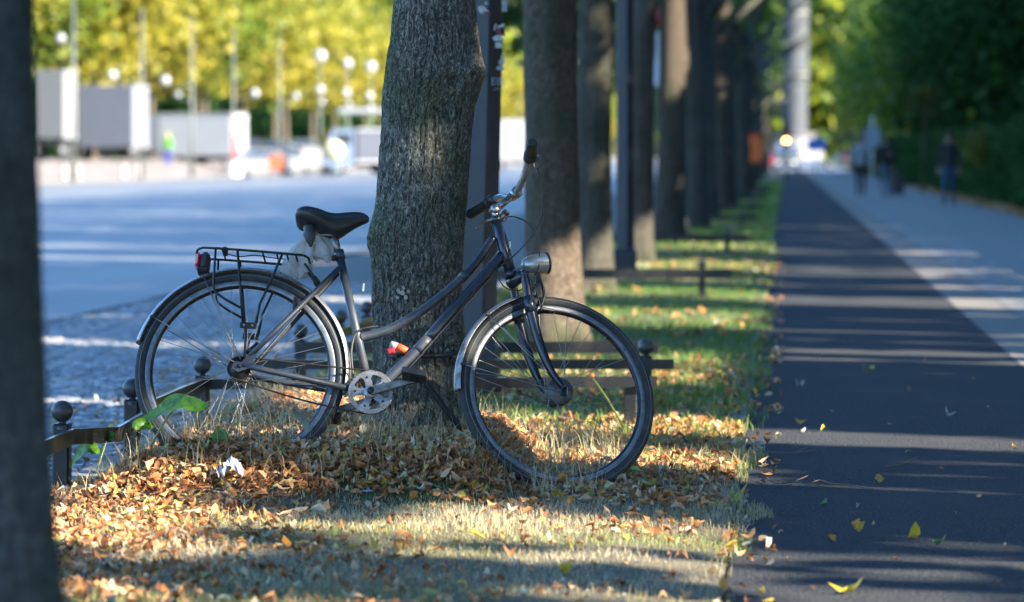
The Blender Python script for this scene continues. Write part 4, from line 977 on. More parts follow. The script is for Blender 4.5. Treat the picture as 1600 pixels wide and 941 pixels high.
# broad green leaves at the foot of the rail
def big_leaf(par, pts, hw, side, m, nm='leaf_blade'):
    P_ = smooth_pts(pts, 6); K = len(P_); V = []; m_ = 9
    for i, p in enumerate(P_):
        t = i / (K - 1); wv = hw * math.sin(math.pi * min(1, t * .96 + .03)) ** .7 * (1 + .10 * math.sin(t * 17))
        T = P_[min(i + 1, K - 1)] - P_[max(i - 1, 0)]; T /= np.linalg.norm(T); sd_ = np.array(side, float); sd_ = sd_ - (sd_ @ T) * T; sd_ /= np.linalg.norm(sd_); up = np.cross(sd_, T)
        for q in np.linspace(-1, 1, m_): V.append(p + sd_ * wv * q + up * (-.35 * wv * q * q + .12 * wv * abs(math.sin(q * 6 + t * 9))))
    MB().add(V, [(i * m_ + k, i * m_ + k + 1, (i + 1) * m_ + k + 1, (i + 1) * m_ + k) for i in range(K - 1) for k in range(m_ - 1)]).build(nm, m, par)
leafg = ramp_mat('broad_leaf_green', [(0, (.11, .25, .02)), (1, (.11, .25, .02))], rough=.4, translucent=.35, vary=.45, spec=.4)
wd_ = empty('broad_leaf_weed', at(232, 690, 11.35)); tag(wd_, 'large shiny green leaf arching in front of the rear tyre', 'weed')
big_leaf(wd_, [at(218, 660, 11.3), at(240, 650, 11.28), at(262, 636, 11.25), at(285, 630, 11.22), at(310, 636, 11.2), at(327, 632, 11.2)], .034, (0, .75, .8), leafg)
big_leaf(wd_, [at(240, 668, 11.3), at(228, 662, 11.28), at(212, 664, 11.26), at(206, 668, 11.26)], .020, (0, .5, 1), leafg)
MB().tube(smooth_pts([at(236, 698, 11.35), at(246, 678, 11.32), at(262, 652, 11.28), at(275, 638, 11.26)], 4), .0038, 6).build('stalk', mat('stalk_green', (.20, .24, .06), .5), wd_)
wd2 = empty('broad_leaf_weed', at(125, 730, 11.7)); tag(wd2, 'smaller green weed with two leaves right of the nearest ball-topped post', 'weed')
big_leaf(wd2, [at(112, 728, 11.7), at(124, 712, 11.68), at(138, 700, 11.66), at(156, 708, 11.66)], .030, (0, .7, .8), leafg)
big_leaf(wd2, [at(160, 698, 11.8), at(164, 688, 11.8), at(172, 682, 11.8), at(180, 684, 11.8)], .022, (0, .7, .8), leafg)
MB().tube(smooth_pts([at(150, 738, 11.7), at(158, 715, 11.7), at(166, 690, 11.75)], 4), .003, 6).build('stalk', MATS['stalk_green'], wd2)

# single leaves one can point at
hues = {'yellow': (.62, .47, .05), 'orange': (.60, .26, .05), 'brown': (.30, .16, .08), 'pale': (.58, .52, .40), 'green': (.14, .26, .09), 'amber': (.62, .34, .07), 'lime': (.45, .47, .13), 'grey green': (.30, .36, .28)}
for k_, c_ in hues.items(): ramp_mat('leaf_' + k_.replace(' ', '_'), [(0, c_), (1, tuple(q * .8 for q in c_))], rough=.5, translucent=.3, vary=.15)
single = [(1430, 838, .075, 'yellow', 'path', 'upright large, right of centre'), (1336, 826, .055, 'amber', 'path', 'curled with a stem'), (1299, 840, .045, 'orange', 'path', 'cupped, left of the curled amber one'), (1375, 748, .055, 'amber', 'path', 'with an upright stalk on the thin sun stripe'),
          (1332, 921, .09, 'yellow', 'path', 'long flat, at the bottom edge of the picture'), (1196, 926, .075, 'yellow', 'path', 'bright, at the bottom by the verge'), (1148, 780, .07, 'lime', 'verge edge', 'large pale, folded'), (1131, 912, .04, 'orange', 'verge edge', 'small, near the bottom'),
          (1288, 785, .035, 'green', 'path', 'small, lying alone'), (1341, 789, .04, 'grey green', 'path', 'thin, right of the small green one'), (1163, 813, .04, 'pale', 'path', 'thin, near the verge'), (1166, 782, .035, 'pale', 'path', 'tiny, close to the folded lime one'), (1146, 842, .05, 'orange', 'verge edge', 'crumpled pair'),
          (1418, 703, .035, 'pale', 'path', 'tiny, beyond the thin stripe'), (1250, 659, .05, 'amber', 'path', 'above the broad sun stripe'), (1258, 672, .045, 'pale', 'path', 'on the broad sun stripe'), (1286, 671, .045, 'yellow', 'path', 'on the broad sun stripe, right of its pair'), (1155, 682, .055, 'amber', 'verge edge', 'on the edging stone'),
          (1585, 700, .04, 'amber', 'path', 'at the right edge of the picture'), (1465, 848, .05, 'green', 'path', 'dark flat, right of the large yellow one'), (1483, 647, .05, 'pale', 'path', 'broad, far right'), (1350, 580, .07, 'brown', 'path', 'reddish, beyond the broad stripe'), (1250, 600, .06, 'pale', 'path', 'blurred, left'), (1420, 610, .05, 'brown', 'path', 'blurred reddish'),
          (1365, 580 - 5, .06, 'lime', 'path', 'long blurred, mid path'), (880, 896, .06, 'yellow', 'verge', 'bright, low in the foreground'), (742, 840, .05, 'yellow', 'verge', 'small bright, left of the sun patch'), (516, 878, .035, 'orange', 'verge', 'vivid, in the shade'), (448, 857, .055, 'orange', 'verge', 'in the shade under the sun patch end'), (775, 780, .05, 'amber', 'verge', 'below the trunk in the leaves'),
          (318, 703, .05, 'yellow', 'leaf heap', 'propped, just under the rear tyre'), (724, 706, .06, 'grey green', 'leaf heap', 'curled, at the foot of the trunk'), (985, 748, .07, 'lime', 'verge', 'large, touching the bottom of the front tyre'), (455, 768, .045, 'lime', 'verge', 'flat, below the leaf heap'), (1020, 765, .06, 'lime', 'verge', 'pale, right of the front tyre'),
          (345, 688, .09, 'green', 'leaf heap', 'long dull, lying behind the rear tyre'), (472, 668, .10, 'grey green', 'leaf heap', 'broad, leaning on the rear tyre')]
bits = [(1205, 900), (1530, 772), (1215, 735), (1560, 905), (1400, 870), (1232, 868), (1493, 800), (1300, 640), (1390, 660), (1544, 633), (1470, 730), (1220, 828), (1270, 915), (1365, 815), (1570, 850), (1245, 690), (1445, 560), (1330, 530), (1280, 560), (1520, 590)]
for q_, (bx_, by_) in enumerate(bits):
    L1 = np.array([[at(bx_, by_, H * F / (by_ - VY))[0], H * F / (by_ - VY), -.009, .022]]); V, Fq = leaf_batch(L1, .5, 300 + q_)
    tag(npmesh('leaf_fragment', V, Fq, litter_m, tone=np.full(8, .2 + .6 * rng.random()), origin=L1[0, :3]), 'tiny dry leaf fragment lying on the cycle path', 'leaf', 'leaf fragments on the cycle path')
for i, (px, py, s_, hue, where, ds) in enumerate(single):
    if where == 'path': Yq = (H + .0) * F / (py - VY); zq = -.008
    elif where == 'leaf heap': Yq = 11.3 if py > 690 else 11.42; zq = max(H - (py - VY) / F * Yq - .01, float(gz(*at(px, py, Yq)[:2])))
    else: Yq = (H - .02) * F / (py - VY); zq = float(gz(at(px, py, Yq)[0], Yq)) + .012
    p = at(px, py, Yq); L1 = np.array([[p[0], Yq, zq, s_]]); V, Fq = leaf_batch(L1, 1.1 if where != 'path' else .9, 100 + i)
    o = npmesh('fallen_leaf', V, Fq, MATS['leaf_' + hue.replace(' ', '_')], tone=np.full(8, rng.random()), origin=p)
    tag(o, f'{hue} fallen leaf on the {where}, {ds}', 'leaf', 'single fallen leaves')
# twigs on the path
for i, (pts, ds) in enumerate([([(1195, 748), (1215, 757), (1240, 755), (1262, 758), (1280, 752), (1300, 757), (1330, 760), (1362, 765)], 'longest dry twig lying along the thin sun stripe by the verge'), ([(1180, 706), (1205, 708), (1240, 709), (1275, 706)], 'thin straight twig on the path above the thin sun stripe'), ([(1385, 731), (1400, 729), (1415, 726), (1418, 722)], 'short dark forked twig in the middle of the path')]):
    P_ = [at(px, py + random.uniform(-1, 1), H * F / (py - VY)) + (0, 0, .004) for px, py in pts]
    mb = MB().tube(smooth_pts(P_, 3), .0026, 6); mb.tube([P_[2], P_[2] + np.array([.05, .10, .012])], .0018, 5)
    tag(mb.build('twig', mat('twig_brown', (.16, .11, .08), .8), origin=P_[0]), ds, 'twig', 'twigs on the path')
# paper scraps
def scrap(px, py, Yq, s_, label, seed, m, hf=1.0):
    g = np.random.default_rng(seed); N_ = 9; V = []
    p = at(px, py, Yq)
    for i in range(N_):
        for j in range(N_):
            a, b = i / (N_ - 1) - .5, j / (N_ - 1) - .5; h = hf * s_ * (.9 * (1 - 2 * abs(a)) * (1 - 1.3 * abs(b)) + .22 * g.normal())
            V.append((p[0] + s_ * (a + .2 * b) + g.normal() * .003, p[1] + s_ * b * .8 + g.normal() * .003, p[2] + h * .7))
    tag(MB().add(V, [(i * N_ + j, i * N_ + j + 1, (i + 1) * N_ + j + 1, (i + 1) * N_ + j) for i in range(N_ - 1) for j in range(N_ - 1)], 0, False).build('paper_scrap', m, origin=p), label, 'paper')
papm = mat('paper_white', (.42, .46, .52), .8, color2=(.36, .40, .46), scale=40)
scrap(362, 736, 11.1, .07, 'white crumpled paper scrap standing on the leaf heap', 3, papm, 1.0); scrap(574, 768, 11.1, .045, 'small flat white scrap among leaves below the crank', 4, papm, .3)

# ------------------------------------------------------------------ low rails round the tree pits
railm = mat('rail_steel', (.008, .009, .011), .42, .1, color2=(.014, .014, .015), scale=25, color3=(.03, .024, .02), s3=9, coat=.2)
ballm = mat('cast_ball', (.045, .047, .05), .42, .4, color2=(.08, .08, .08), scale=40)
def post(par, x, yy, h=.245, ball=True, zb=None):
    z0 = 0; mb = MB().box((x, yy, z0 + (h - .01) / 2 - .04), (.055, .055, h - .01 + .08), None, 0, .006)
    o = mb.build('post', railm, par)
    if ball:
        mb = MB().lathe((x, yy, h - .03), (0, 0, 1), [(.030, 0), (.030, .012), (.014, .018), (.012, .03)], 16)
        mb.ball((x, yy, h + .03), .0365, 20); mb.build('ball', ballm, o)
    return o
def rail(par, pts, h=.052, th=.014):
    """flat bar on edge following points"""
    P_ = np.array(pts, float); K = len(P_); V = []
    for i in range(K):
        T = P_[min(i + 1, K - 1)] - P_[max(i - 1, 0)]; T[2] = 0; T /= np.linalg.norm(T); s_ = np.array([-T[1], T[0], 0])
        for a, b in ((-1, -1), (1, -1), (1, 1), (-1, 1)): V.append(P_[i] + s_ * a * th / 2 + np.array([0, 0, b * h / 2]))
    MB().add(V, [(i * 4 + k, i * 4 + (k + 1) % 4, i * 4 + 4 + (k + 1) % 4, i * 4 + 4 + k) for i in range(K - 1) for k in range(4)] + [(3, 2, 1, 0), (K * 4 - 4, K * 4 - 3, K * 4 - 2, K * 4 - 1)], 0, False).build('rail', railm, par)
zr = .20
g1 = empty('low_barrier', (-2.39, 12.5, 0)); tag(g1, 'low bent steel barrier with ball posts round the bicycle tree, nearest one', 'barrier', 'low tree pit barriers')
for yy in (11.55, 12.7, 14.1): post(g1, -2.42 + .015 * (yy - 11.5), yy)
rail(g1, [(-2.33, 9.2, zr - .02), (-2.375, 10.6, zr - .012), (-2.375, 11.5, zr - .006), (-2.30, 11.9, zr - .03), (-2.29, 12.3, zr - .012), (-2.345, 12.7, zr + .0), (-2.345, 13.5, zr + .004), (-2.345, 14.05, zr + .004)])
rail(g1, [(-2.37, 14.055, zr), (-.53, 14.2, zr - .0)], .043, .02); post(g1, -.64, 14.24, .19, False)
g2 = empty('low_barrier', (-.62, 15.4, 0)); tag(g2, 'low barrier rail with a ball post at its right end, seen behind the front wheel', 'barrier', 'low tree pit barriers')
post(g2, -.627, 15.45); rail(g2, [(-2.36, 15.38, zr), (-.50, 15.40, zr)], .043, .02)
g3 = empty('low_barrier', (-2.36, 16.8, 0)); tag(g3, 'low barrier with three ball posts along the kerb, seen between rear wheel and trunk', 'barrier', 'low tree pit barriers')
for yy in (16.8, 18.3, 19.45): post(g3, -2.36, yy)
rail(g3, [(-2.32, 16.8, zr), (-2.32, 19.5, zr)]); rail(g3, [(-2.34, 16.75, zr), (-.62, 16.75, zr)], .055, .02); rail(g3, [(-2.34, 23.0, zr), (-2.32, 19.5, zr)])
names = ['its ball catching the sun', 'third beyond the bicycle, beside the dark poles', 'fourth beyond the bicycle', 'fifth beyond the bicycle', 'sixth beyond the bicycle', 'seventh beyond the bicycle', 'eighth beyond the bicycle']
for i, Yb in enumerate([27.2, 39.2, 52, 64, 77, 90, 104]):
    g = empty('low_barrier', (-.64, Yb, 0)); tag(g, 'low barrier across the verge, ' + names[i], 'barrier', 'low tree pit barriers')
    post(g, -.66, Yb); post(g, -2.36, Yb); rail(g, [(-2.4, Yb - .05, zr), (-.42, Yb - .05, zr)], .075, .03)

# ------------------------------------------------------------------ lamp posts of the verge
polem = mat('dark_pole_paint', (.018, .022, .030), .5, .0, color2=(.026, .03, .038), scale=6, bump=.05, bscale=30)
def lamp_post(X, Y, label, wdt=.15, lean=.03, h=9.0, stickers=False):
    g = empty('lamp_post', (X, Y, 0)); tag(g, label, 'lamp post', 'dark lamp posts along the verge')
    mb = MB(); a = R(22); V = []
    for z, ww in ((-.1, wdt), (h * .5, wdt * .8), (h, wdt * .55)):
        c = np.array([X + lean * z / 1.3, Y, z])
        for k in range(4):
            an = a + math.pi / 2 * k
            for e_ in (-.10, .10): V.append(c + ww * .7 * np.array([math.cos(an + e_), math.sin(an + e_), 0]))
    mb.add(V, [(i * 8 + k, i * 8 + (k + 1) % 8, i * 8 + 8 + (k + 1) % 8, i * 8 + 8 + k) for i in range(2) for k in range(8)] + [tuple(range(16, 24))], 0, False)
    mb.build('pole', polem, g); MB().box((X, Y, .12), (wdt * 1.7, wdt * 1.7, .26), None, 0, .02).build('foot', polem, g)
    top = np.array([X + lean * h / 1.3, Y, h])
    MB().lathe(top, (0, 0, 1), [(0, 0), (.10, .02), (.16, .10), (.24, .5), (.24, .56), (.05, .72), (0, .74)], 18).build('lantern', mat('lantern_glass', (.6, .6, .56), .3), g)
    return g
lp0 = lamp_post(-1.452, 16.2, 'dark square lamp post with white stickers and scribbles right behind the bicycle tree', .128, .032)
# stickers and scribbles on the pole, on the face turned to the camera
def onpole(px, py): return at(px, py, 16.2 - .093)
whit = mat('sticker_white', (.55, .55, .55), .5, color2=(.35, .33, .34), scale=60); pink = mat('sticker_red', (.5, .06, .10), .5); grys = mat('sticker_grey', (.34, .37, .40), .5, color2=(.22, .24, .27), scale=70)
def patch(pts, m, nm='sticker'):
    MB().prism([onpole(*q) for q in pts], (0, .0035, 0)).build(nm, m, lp0)
patch([(747, 15), (747, 10), (756, 9), (765, 20), (758, 22), (750, 21)], whit); patch([(755, 18), (765, 19), (766, 23), (758, 22)], pink); patch([(756, 4), (760, 3), (763, 6), (760, 8)], whit)
patch([(784, 0), (792, 0), (792, 18), (784, 18)], grys); patch([(771, 47), (774, 37), (776, 38), (773, 48)], whit); patch([(777, 41), (788, 37), (788, 41), (778, 44)], whit); patch([(774, 45), (787, 42), (789, 56), (776, 55)], mat('sticker_maroon', (.12, .02, .03), .5), 'sticker')
patch([(783, 42), (786, 42), (788, 53), (785, 54)], pink); patch([(769, 60), (773, 56), (783, 55), (788, 61), (785, 64), (772, 64)], whit); patch([(774, 66), (784, 66), (784, 75), (774, 75)], whit)
patch([(783, 86), (788, 86), (788, 93), (782, 93)], grys); patch([(780, 94), (788, 94), (788, 101), (779, 101)], grys); patch([(777, 103), (787, 104), (787, 111), (776, 109)], grys); patch([(782, 114), (785, 114), (785, 117), (782, 117)], pink)
patch([(751, 118), (758, 114), (759, 117), (752, 122)], grys)
def scribble(pts, r=.0016): MB().tube([onpole(px, py) - (0, .002, 0) for px, py in pts], r, 5).build('scribble', grys, lp0)
for x0 in (769, 777, 783): scribble([(x0, 133), (x0, 121), (x0 + 4, 121), (x0 + 4.4, 124), (x0 + 1, 127), (x0 + 5, 128), (x0 + 4.6, 132), (x0, 133)], .0022)
scribble([(772, 141), (776, 137), (778, 140), (781, 137), (783, 140), (787, 138)], .002)
for X, Y, lb, wd in ((-1.52, 32.6, 'dark lamp post between the third and fourth trees of the row', .13), (-1.50, 49, 'dark lamp post further along the row beside a pale trunk', .13), (-1.5, 65.5, 'dark lamp post far along the tree row, its red notice near the top', .13), (-1.45, 82, 'farthest dark lamp post standing in the tree row', .13)):
    lamp_post(X, Y, lb, wd, .0)
# orange litter bin on its post
g = empty('litter_bin', at(1181, 300, 92)); gp = np.array([-.80, 92, 0]); tag(g, 'orange litter bin hung on a thin post at the far end of the verge', 'bin')
MB().box((gp[0], 92, 1.30), (.34, .30, .72), None, 0, .03).build('bin_body', mat('bin_orange', (.75, .13, .02), .5), g); MB().box((gp[0], 92, 1.69), (.36, .32, .05), None, 0, .015).build('lid', mat('bin_lid', (.5, .08, .02), .5), g)
MB().tube([(gp[0], 92.22, 0), (gp[0], 92.22, 2.2)], .03, 8).build('post', polem, g)
# red and white notice in the row
g = empty('street_sign', (-1.6, 58, 0)); tag(g, 'small red and white notice high between the trunks of the row', 'sign')
mb = MB().tube([(-2.22, 58, 0), (-2.22, 58, 3.9)], .03, 8); mb.build('post', mat('sign_post', (.5, .5, .5), .4, .6), g)
MB().lathe((-2.22, 57.94, 3.45), (0, 1, 0), [(0, 0), (.16, 0), (.16, .02), (0, .02)], 20).build('red_disc', mat('sign_red', (.6, .02, .03), .4), g)
MB().box((-2.22, 57.94, 2.75), (.30, .02, .9)).build('white_plate', mat('sign_white', (.75, .75, .78), .4), g)

# ------------------------------------------------------------------ people
def person(X, Y, z0, hgt, yaw, pose, top, legs, label, hair=(.03, .022, .018), skin=(.42, .26, .19), shoes=(.02, .02, .02), bag=None, hold=None):
    g = empty('person', (X, Y, z0)); tag(g, label, 'person', None)
    k = hgt / 1.75; st, arm = pose   # stride, arm swing
    J = {'pel': (0, 0, .95), 'waist': (0, .0, 1.08), 'chest': (0, .0, 1.30), 'neckb': (0, 0, 1.45), 'neck': (0, .01, 1.52), 'head': (0, .025, 1.62), 'crown_': (0, .02, 1.73)}
    E_ = [('pel', 'waist'), ('waist', 'chest'), ('chest', 'neckb'), ('neckb', 'neck'), ('neck', 'head'), ('head', 'crown_')]
    rad = {'pel': (.155, .12), 'waist': (.14, .11), 'chest': (.165, .125), 'neckb': (.10, .08), 'neck': (.052, .055), 'head': (.078, .098), 'crown_': (.055, .07)}
    for s, sg in (('L', -1), ('R', 1)):
        q = st * sg
        J['hip' + s] = (.09 * sg, 0, .90); J['kn' + s] = (.10 * sg, .5 * q + .04, .49); J['an' + s] = (.10 * sg, q * .9 - (.02 if q > 0 else .06), .09 + (.04 if q < 0 else 0)); J['to' + s] = (.11 * sg, q * .9 + .13, .035)
        E_ += [('pel', 'hip' + s), ('hip' + s, 'kn' + s), ('kn' + s, 'an' + s), ('an' + s, 'to' + s)]
        rad.update({'hip' + s: (.10, .10), 'kn' + s: (.062, .065), 'an' + s: (.042, .045), 'to' + s: (.04, .032)})
        a = -arm * sg
        J['sh' + s] = (.19 * sg, 0, 1.41); J['el' + s] = (.245 * sg, a * .5 - .03, 1.13); J['wr' + s] = (.25 * sg, a + .08, .90); J['ha' + s] = (.245 * sg, a * 1.1 + .11, .81)
        E_ += [('neckb', 'sh' + s), ('sh' + s, 'el' + s), ('el' + s, 'wr' + s), ('wr' + s, 'ha' + s)]
        rad.update({'sh' + s: (.068, .068), 'el' + s: (.050, .052), 'wr' + s: (.034, .032), 'ha' + s: (.022, .040)})
        for i_, dx in enumerate((-.018, -.006, .006, .018)):
            nm = 'f%d%s' % (i_, s); J[nm] = (.245 * sg + dx * .6, a * 1.1 + .12 + dx, .735 - .006 * (i_ in (1, 2))); E_.append(('ha' + s, nm)); rad[nm] = (.009, .009)
        nm = 't' + s; J[nm] = (.225 * sg, a * 1.1 + .155, .785); E_.append(('ha' + s, nm)); rad[nm] = (.010, .010)
    ks = list(J); me = bpy.data.meshes.new('body'); me.from_pydata([tuple(np.array(J[q]) * k) for q in ks], [(ks.index(a), ks.index(b)) for a, b in E_], [])
    o = bpy.data.objects.new('tmp', me); col.objects.link(o); md = o.modifiers.new('s', 'SKIN')
    for i_, q in enumerate(ks): me.skin_vertices[0].data[i_].radius = tuple(r_ * k for r_ in rad[q]); me.skin_vertices[0].data[i_].use_root = (q == 'pel')
    sb = o.modifiers.new('d', 'SUBSURF'); sb.levels = 1
    dg = bpy.context.evaluated_depsgraph_get(); ev = o.evaluated_get(dg); m2 = bpy.data.meshes.new_from_object(ev); bpy.data.objects.remove(o)
    for c_, nm in ((top, 'coat'), (legs, 'trousers'), (skin, 'skin'), (shoes, 'shoes')): m2.materials.append(mat('%s_%s' % (nm, label.split()[0] + str(int(Y))), c_, .85 if nm != 'skin' else .55, color2=tuple(q * .8 for q in c_), scale=12))
    for p in m2.polygons:
        z = p.center.z / k; x_ = abs(p.center.x / k); p.use_smooth = True
        if z > 1.50: mi = 2
        elif z > .92 or (x_ > .20 and z > .88): mi = 0
        elif x_ > .19 and z < .88 and z > .6: mi = 2
        elif z > .10: mi = 1
        else: mi = 3
        p.material_index = mi
    b = bpy.data.objects.new('body', m2); col.objects.link(b); b.parent = g; ORG[b.name] = ORG[g.name]
    def sub(mb, nm, m):   # local pieces: built at the person's own origin
        me_ = bpy.data.meshes.new(nm); me_.from_pydata([tuple(np.array(v) * k) for v in mb.V], [], mb.F); me_.materials.append(m); me_.polygons.foreach_set('use_smooth', [True] * len(me_.polygons)); me_.update()
        q = bpy.data.objects.new(nm, me_); col.objects.link(q); q.parent = g; return q
    mb = MB().ball((0, .0, 1.665), .108, 16, sq=(.88, 1.0, .95)); sub(mb, 'hair', mat('hair_' + label.split()[0], hair, .7))
    mb = MB()
    for sg in (-1, 1): mb.ball((.03 * sg, .118, 1.645), .010, 8)
    mb.ball((0, .128, 1.615), .014, 8, sq=(.7, 1.1, 1.2)); sub(mb, 'face_features', mat('face_dark', (.25, .13, .10), .6))
    if bag: sub(MB().box((0, -.20, 1.22), (.30, .16, .42), None, 0, .05), 'backpack', mat('backpack_cloth', bag, .8))
    g.rotation_euler = (0, 0, yaw); return g
person(3.68, 78, 0, 1.66, R(175), (.16, .13), (.022, .020, .028), (.035, .075, .15), 'walker in dark jacket and blue jeans alone at the right by the hedge', bag=None)
person(2.05, 95, 0, 1.68, R(5), (.17, .12), (.30, .33, .38), (.02, .02, .025), 'pale jacketed walker with black trousers left of the one with the suitcase', hair=(.15, .10, .06))
person(2.72, 94, 0, 1.66, R(10), (.12, .10), (.018, .022, .024), (.10, .15, .22), 'black coated walker pulling a dark suitcase beside the pale jacketed one', bag=(.02, .025, .03))
person(4.3, 255, 0, 1.7, R(180), (.15, .1), (.45, .06, .08), (.03, .03, .05), 'tiny distant walker in a red top beyond the pair')
g = empty('suitcase', (3.02, 93.6, 0)); tag(g, 'small black wheeled suitcase at the right of the black coated walker', 'suitcase')
MB().box((3.02, 93.6, .36), (.36, .24, .56), None, 0, .04).build('shell', blackp, g); mb = MB()
for q in (-.12, .12): mb.tube([(3.02 + q, 93.68, .62), (3.0 + q * .8, 93.8, .98)], .009, 6)
mb.tube([(2.90, 93.8, .98), (3.10, 93.8, .98)], .012, 6); mb.build('handle', blackm, g)
for q in (-.14, .14): MB().lathe((3.02 + q, 93.6, .045), (1, 0, 0), [(0, -.015), (.045, -.015), (.045, .015), (0, .015)], 14).build('wheel', rubber, g)

# ------------------------------------------------------------------ vehicles
tyre_m = mat('vehicle_tyre', (.02, .02, .02), .8); glass_m = mat('vehicle_glass', (.03, .04, .05), .08, coat=1.0); whitep = mat('white_vehicle_paint', (.3, .3, .32), .35, coat=.4); darkch = mat('chassis', (.03, .03, .03), .7)
def axes(yaw): c, s = math.cos(yaw), math.sin(yaw); return np.array([(c, s, 0), (-s, c, 0), (0, 0, 1.0)])
def vwheels(g, o, A_, xs, half, r):
    for x in xs:
        for sd_ in (-1, 1):
            c = o + A_[0] * x + A_[1] * sd_ * half + A_[2] * r
            w_ = MB().lathe(c, A_[1], [(r * .6, -.1), (r * .96, -.11), (r, -.06), (r, .06), (r * .96, .11), (r * .6, .1)], 20).build('wheel', tyre_m, g)
            MB().lathe(c, A_[1] * sd_, [(0, .09), (r * .5, .10), (r * .62, .07), (r * .62, 0)], 14).build('rim', mat('wheel_rim', (.4, .4, .42), .4, .8), w_)
def car(X, Y, z, yaw, paint_c, label, L=4.3, Hh=1.45, lights=False, cat='car'):
    o = np.array([X, Y, z], float); A_ = axes(yaw); g = empty('parked_car' if cat == 'car' else 'van', o); tag(g, label, cat, 'vehicles across the avenue' if X < -10 else None)
    pm = mat('paint_%d_%d_%d' % tuple(int(q * 99) for q in paint_c), paint_c, .3, .2, coat=.6); hw = .87
    if cat == 'car': side = [(-L / 2, .25), (-L / 2, .75), (-L / 2 + .15, .92), (-L * .34, 1.0), (-L * .20, Hh), (L * .12, Hh), (L * .27, .98), (L / 2 - .12, .80), (L / 2, .6), (L / 2, .25)]; gl = [(-L * .31, 1.0), (-L * .19, Hh - .06), (L * .11, Hh - .06), (L * .24, 1.0)]
    else: side = [(-L / 2, .3), (-L / 2, Hh - .1), (-L / 2 + .1, Hh), (L * .25, Hh), (L * .36, Hh - .15), (L * .44, 1.15), (L / 2, 1.0), (L / 2, .3)]; gl = [(L * .10, 1.2), (L * .10, Hh - .25), (L * .30, Hh - .25), (L * .37, 1.2)]
    V = []
    for s_ in (-1, 1):
        for x, zz in side: V.append(o + A_[0] * x + A_[1] * s_ * (hw if zz < 1.0 else hw - .13 * (zz - 1) / max(Hh - 1, .1)) + A_[2] * zz)
    m_ = len(side); MB().add(V, [tuple(range(m_))[::-1], tuple(range(m_, 2 * m_))] + [(i, (i + 1) % m_, m_ + (i + 1) % m_, m_ + i) for i in range(m_)], 0, False).build('body', pm, g)
    for s_ in (-1, 1):
        MB().prism([o + A_[0] * x + A_[1] * s_ * (hw + .012 - .13 * (zz - 1) / max(Hh - 1, .1)) + A_[2] * zz for x, zz in gl], -A_[1] * s_ * .02).build('window', glass_m, g)
    fx0, fz0, fx1, fz1 = (L * .135, Hh - .07, L * .26, 1.02) if cat == 'car' else (L * .345, Hh - .25, L * .435, 1.2)
    nrm = np.array([fz0 - fz1, fx1 - fx0]); nrm = nrm / np.linalg.norm(nrm)
    MB().prism([o + A_[0] * (x + nrm[0] * .02) + A_[1] * y_ + A_[2] * (zz + nrm[1] * .02) for x, zz, y_ in ((fx0, fz0, -.66), (fx0, fz0, .66), (fx1, fz1, .72), (fx1, fz1, -.72))], -(A_[0] * nrm[0] + A_[2] * nrm[1]) * .03).build('windscreen', glass_m, g)
    for s_ in (-1, 1):
        MB().box(o + A_[0] * (L / 2 + .005) + A_[1] * s_ * .62 + A_[2] * .66, (.04, .32, .14), A_, 0, .01).build('headlight', mat('headlight_on' if lights else 'headlight_off', (.8, .8, .75), .2, emit=(1, .93, .8) if lights else None, estr=.5 if lights else 0), g)
        MB().box(o - A_[0] * (L / 2 + .005) + A_[1] * s_ * .66 + A_[2] * .74, (.04, .26, .14), A_, 0, .01).build('tail_lamp', redp, g)
    MB().box(o + A_[0] * (L / 2 + .01) + A_[2] * .42, (.06, 1.5, .16), A_, 0, .02).build('bumper', darkch, g)
    vwheels(g, o, A_, (-L * .31, L * .31), hw - .06, .32); return g
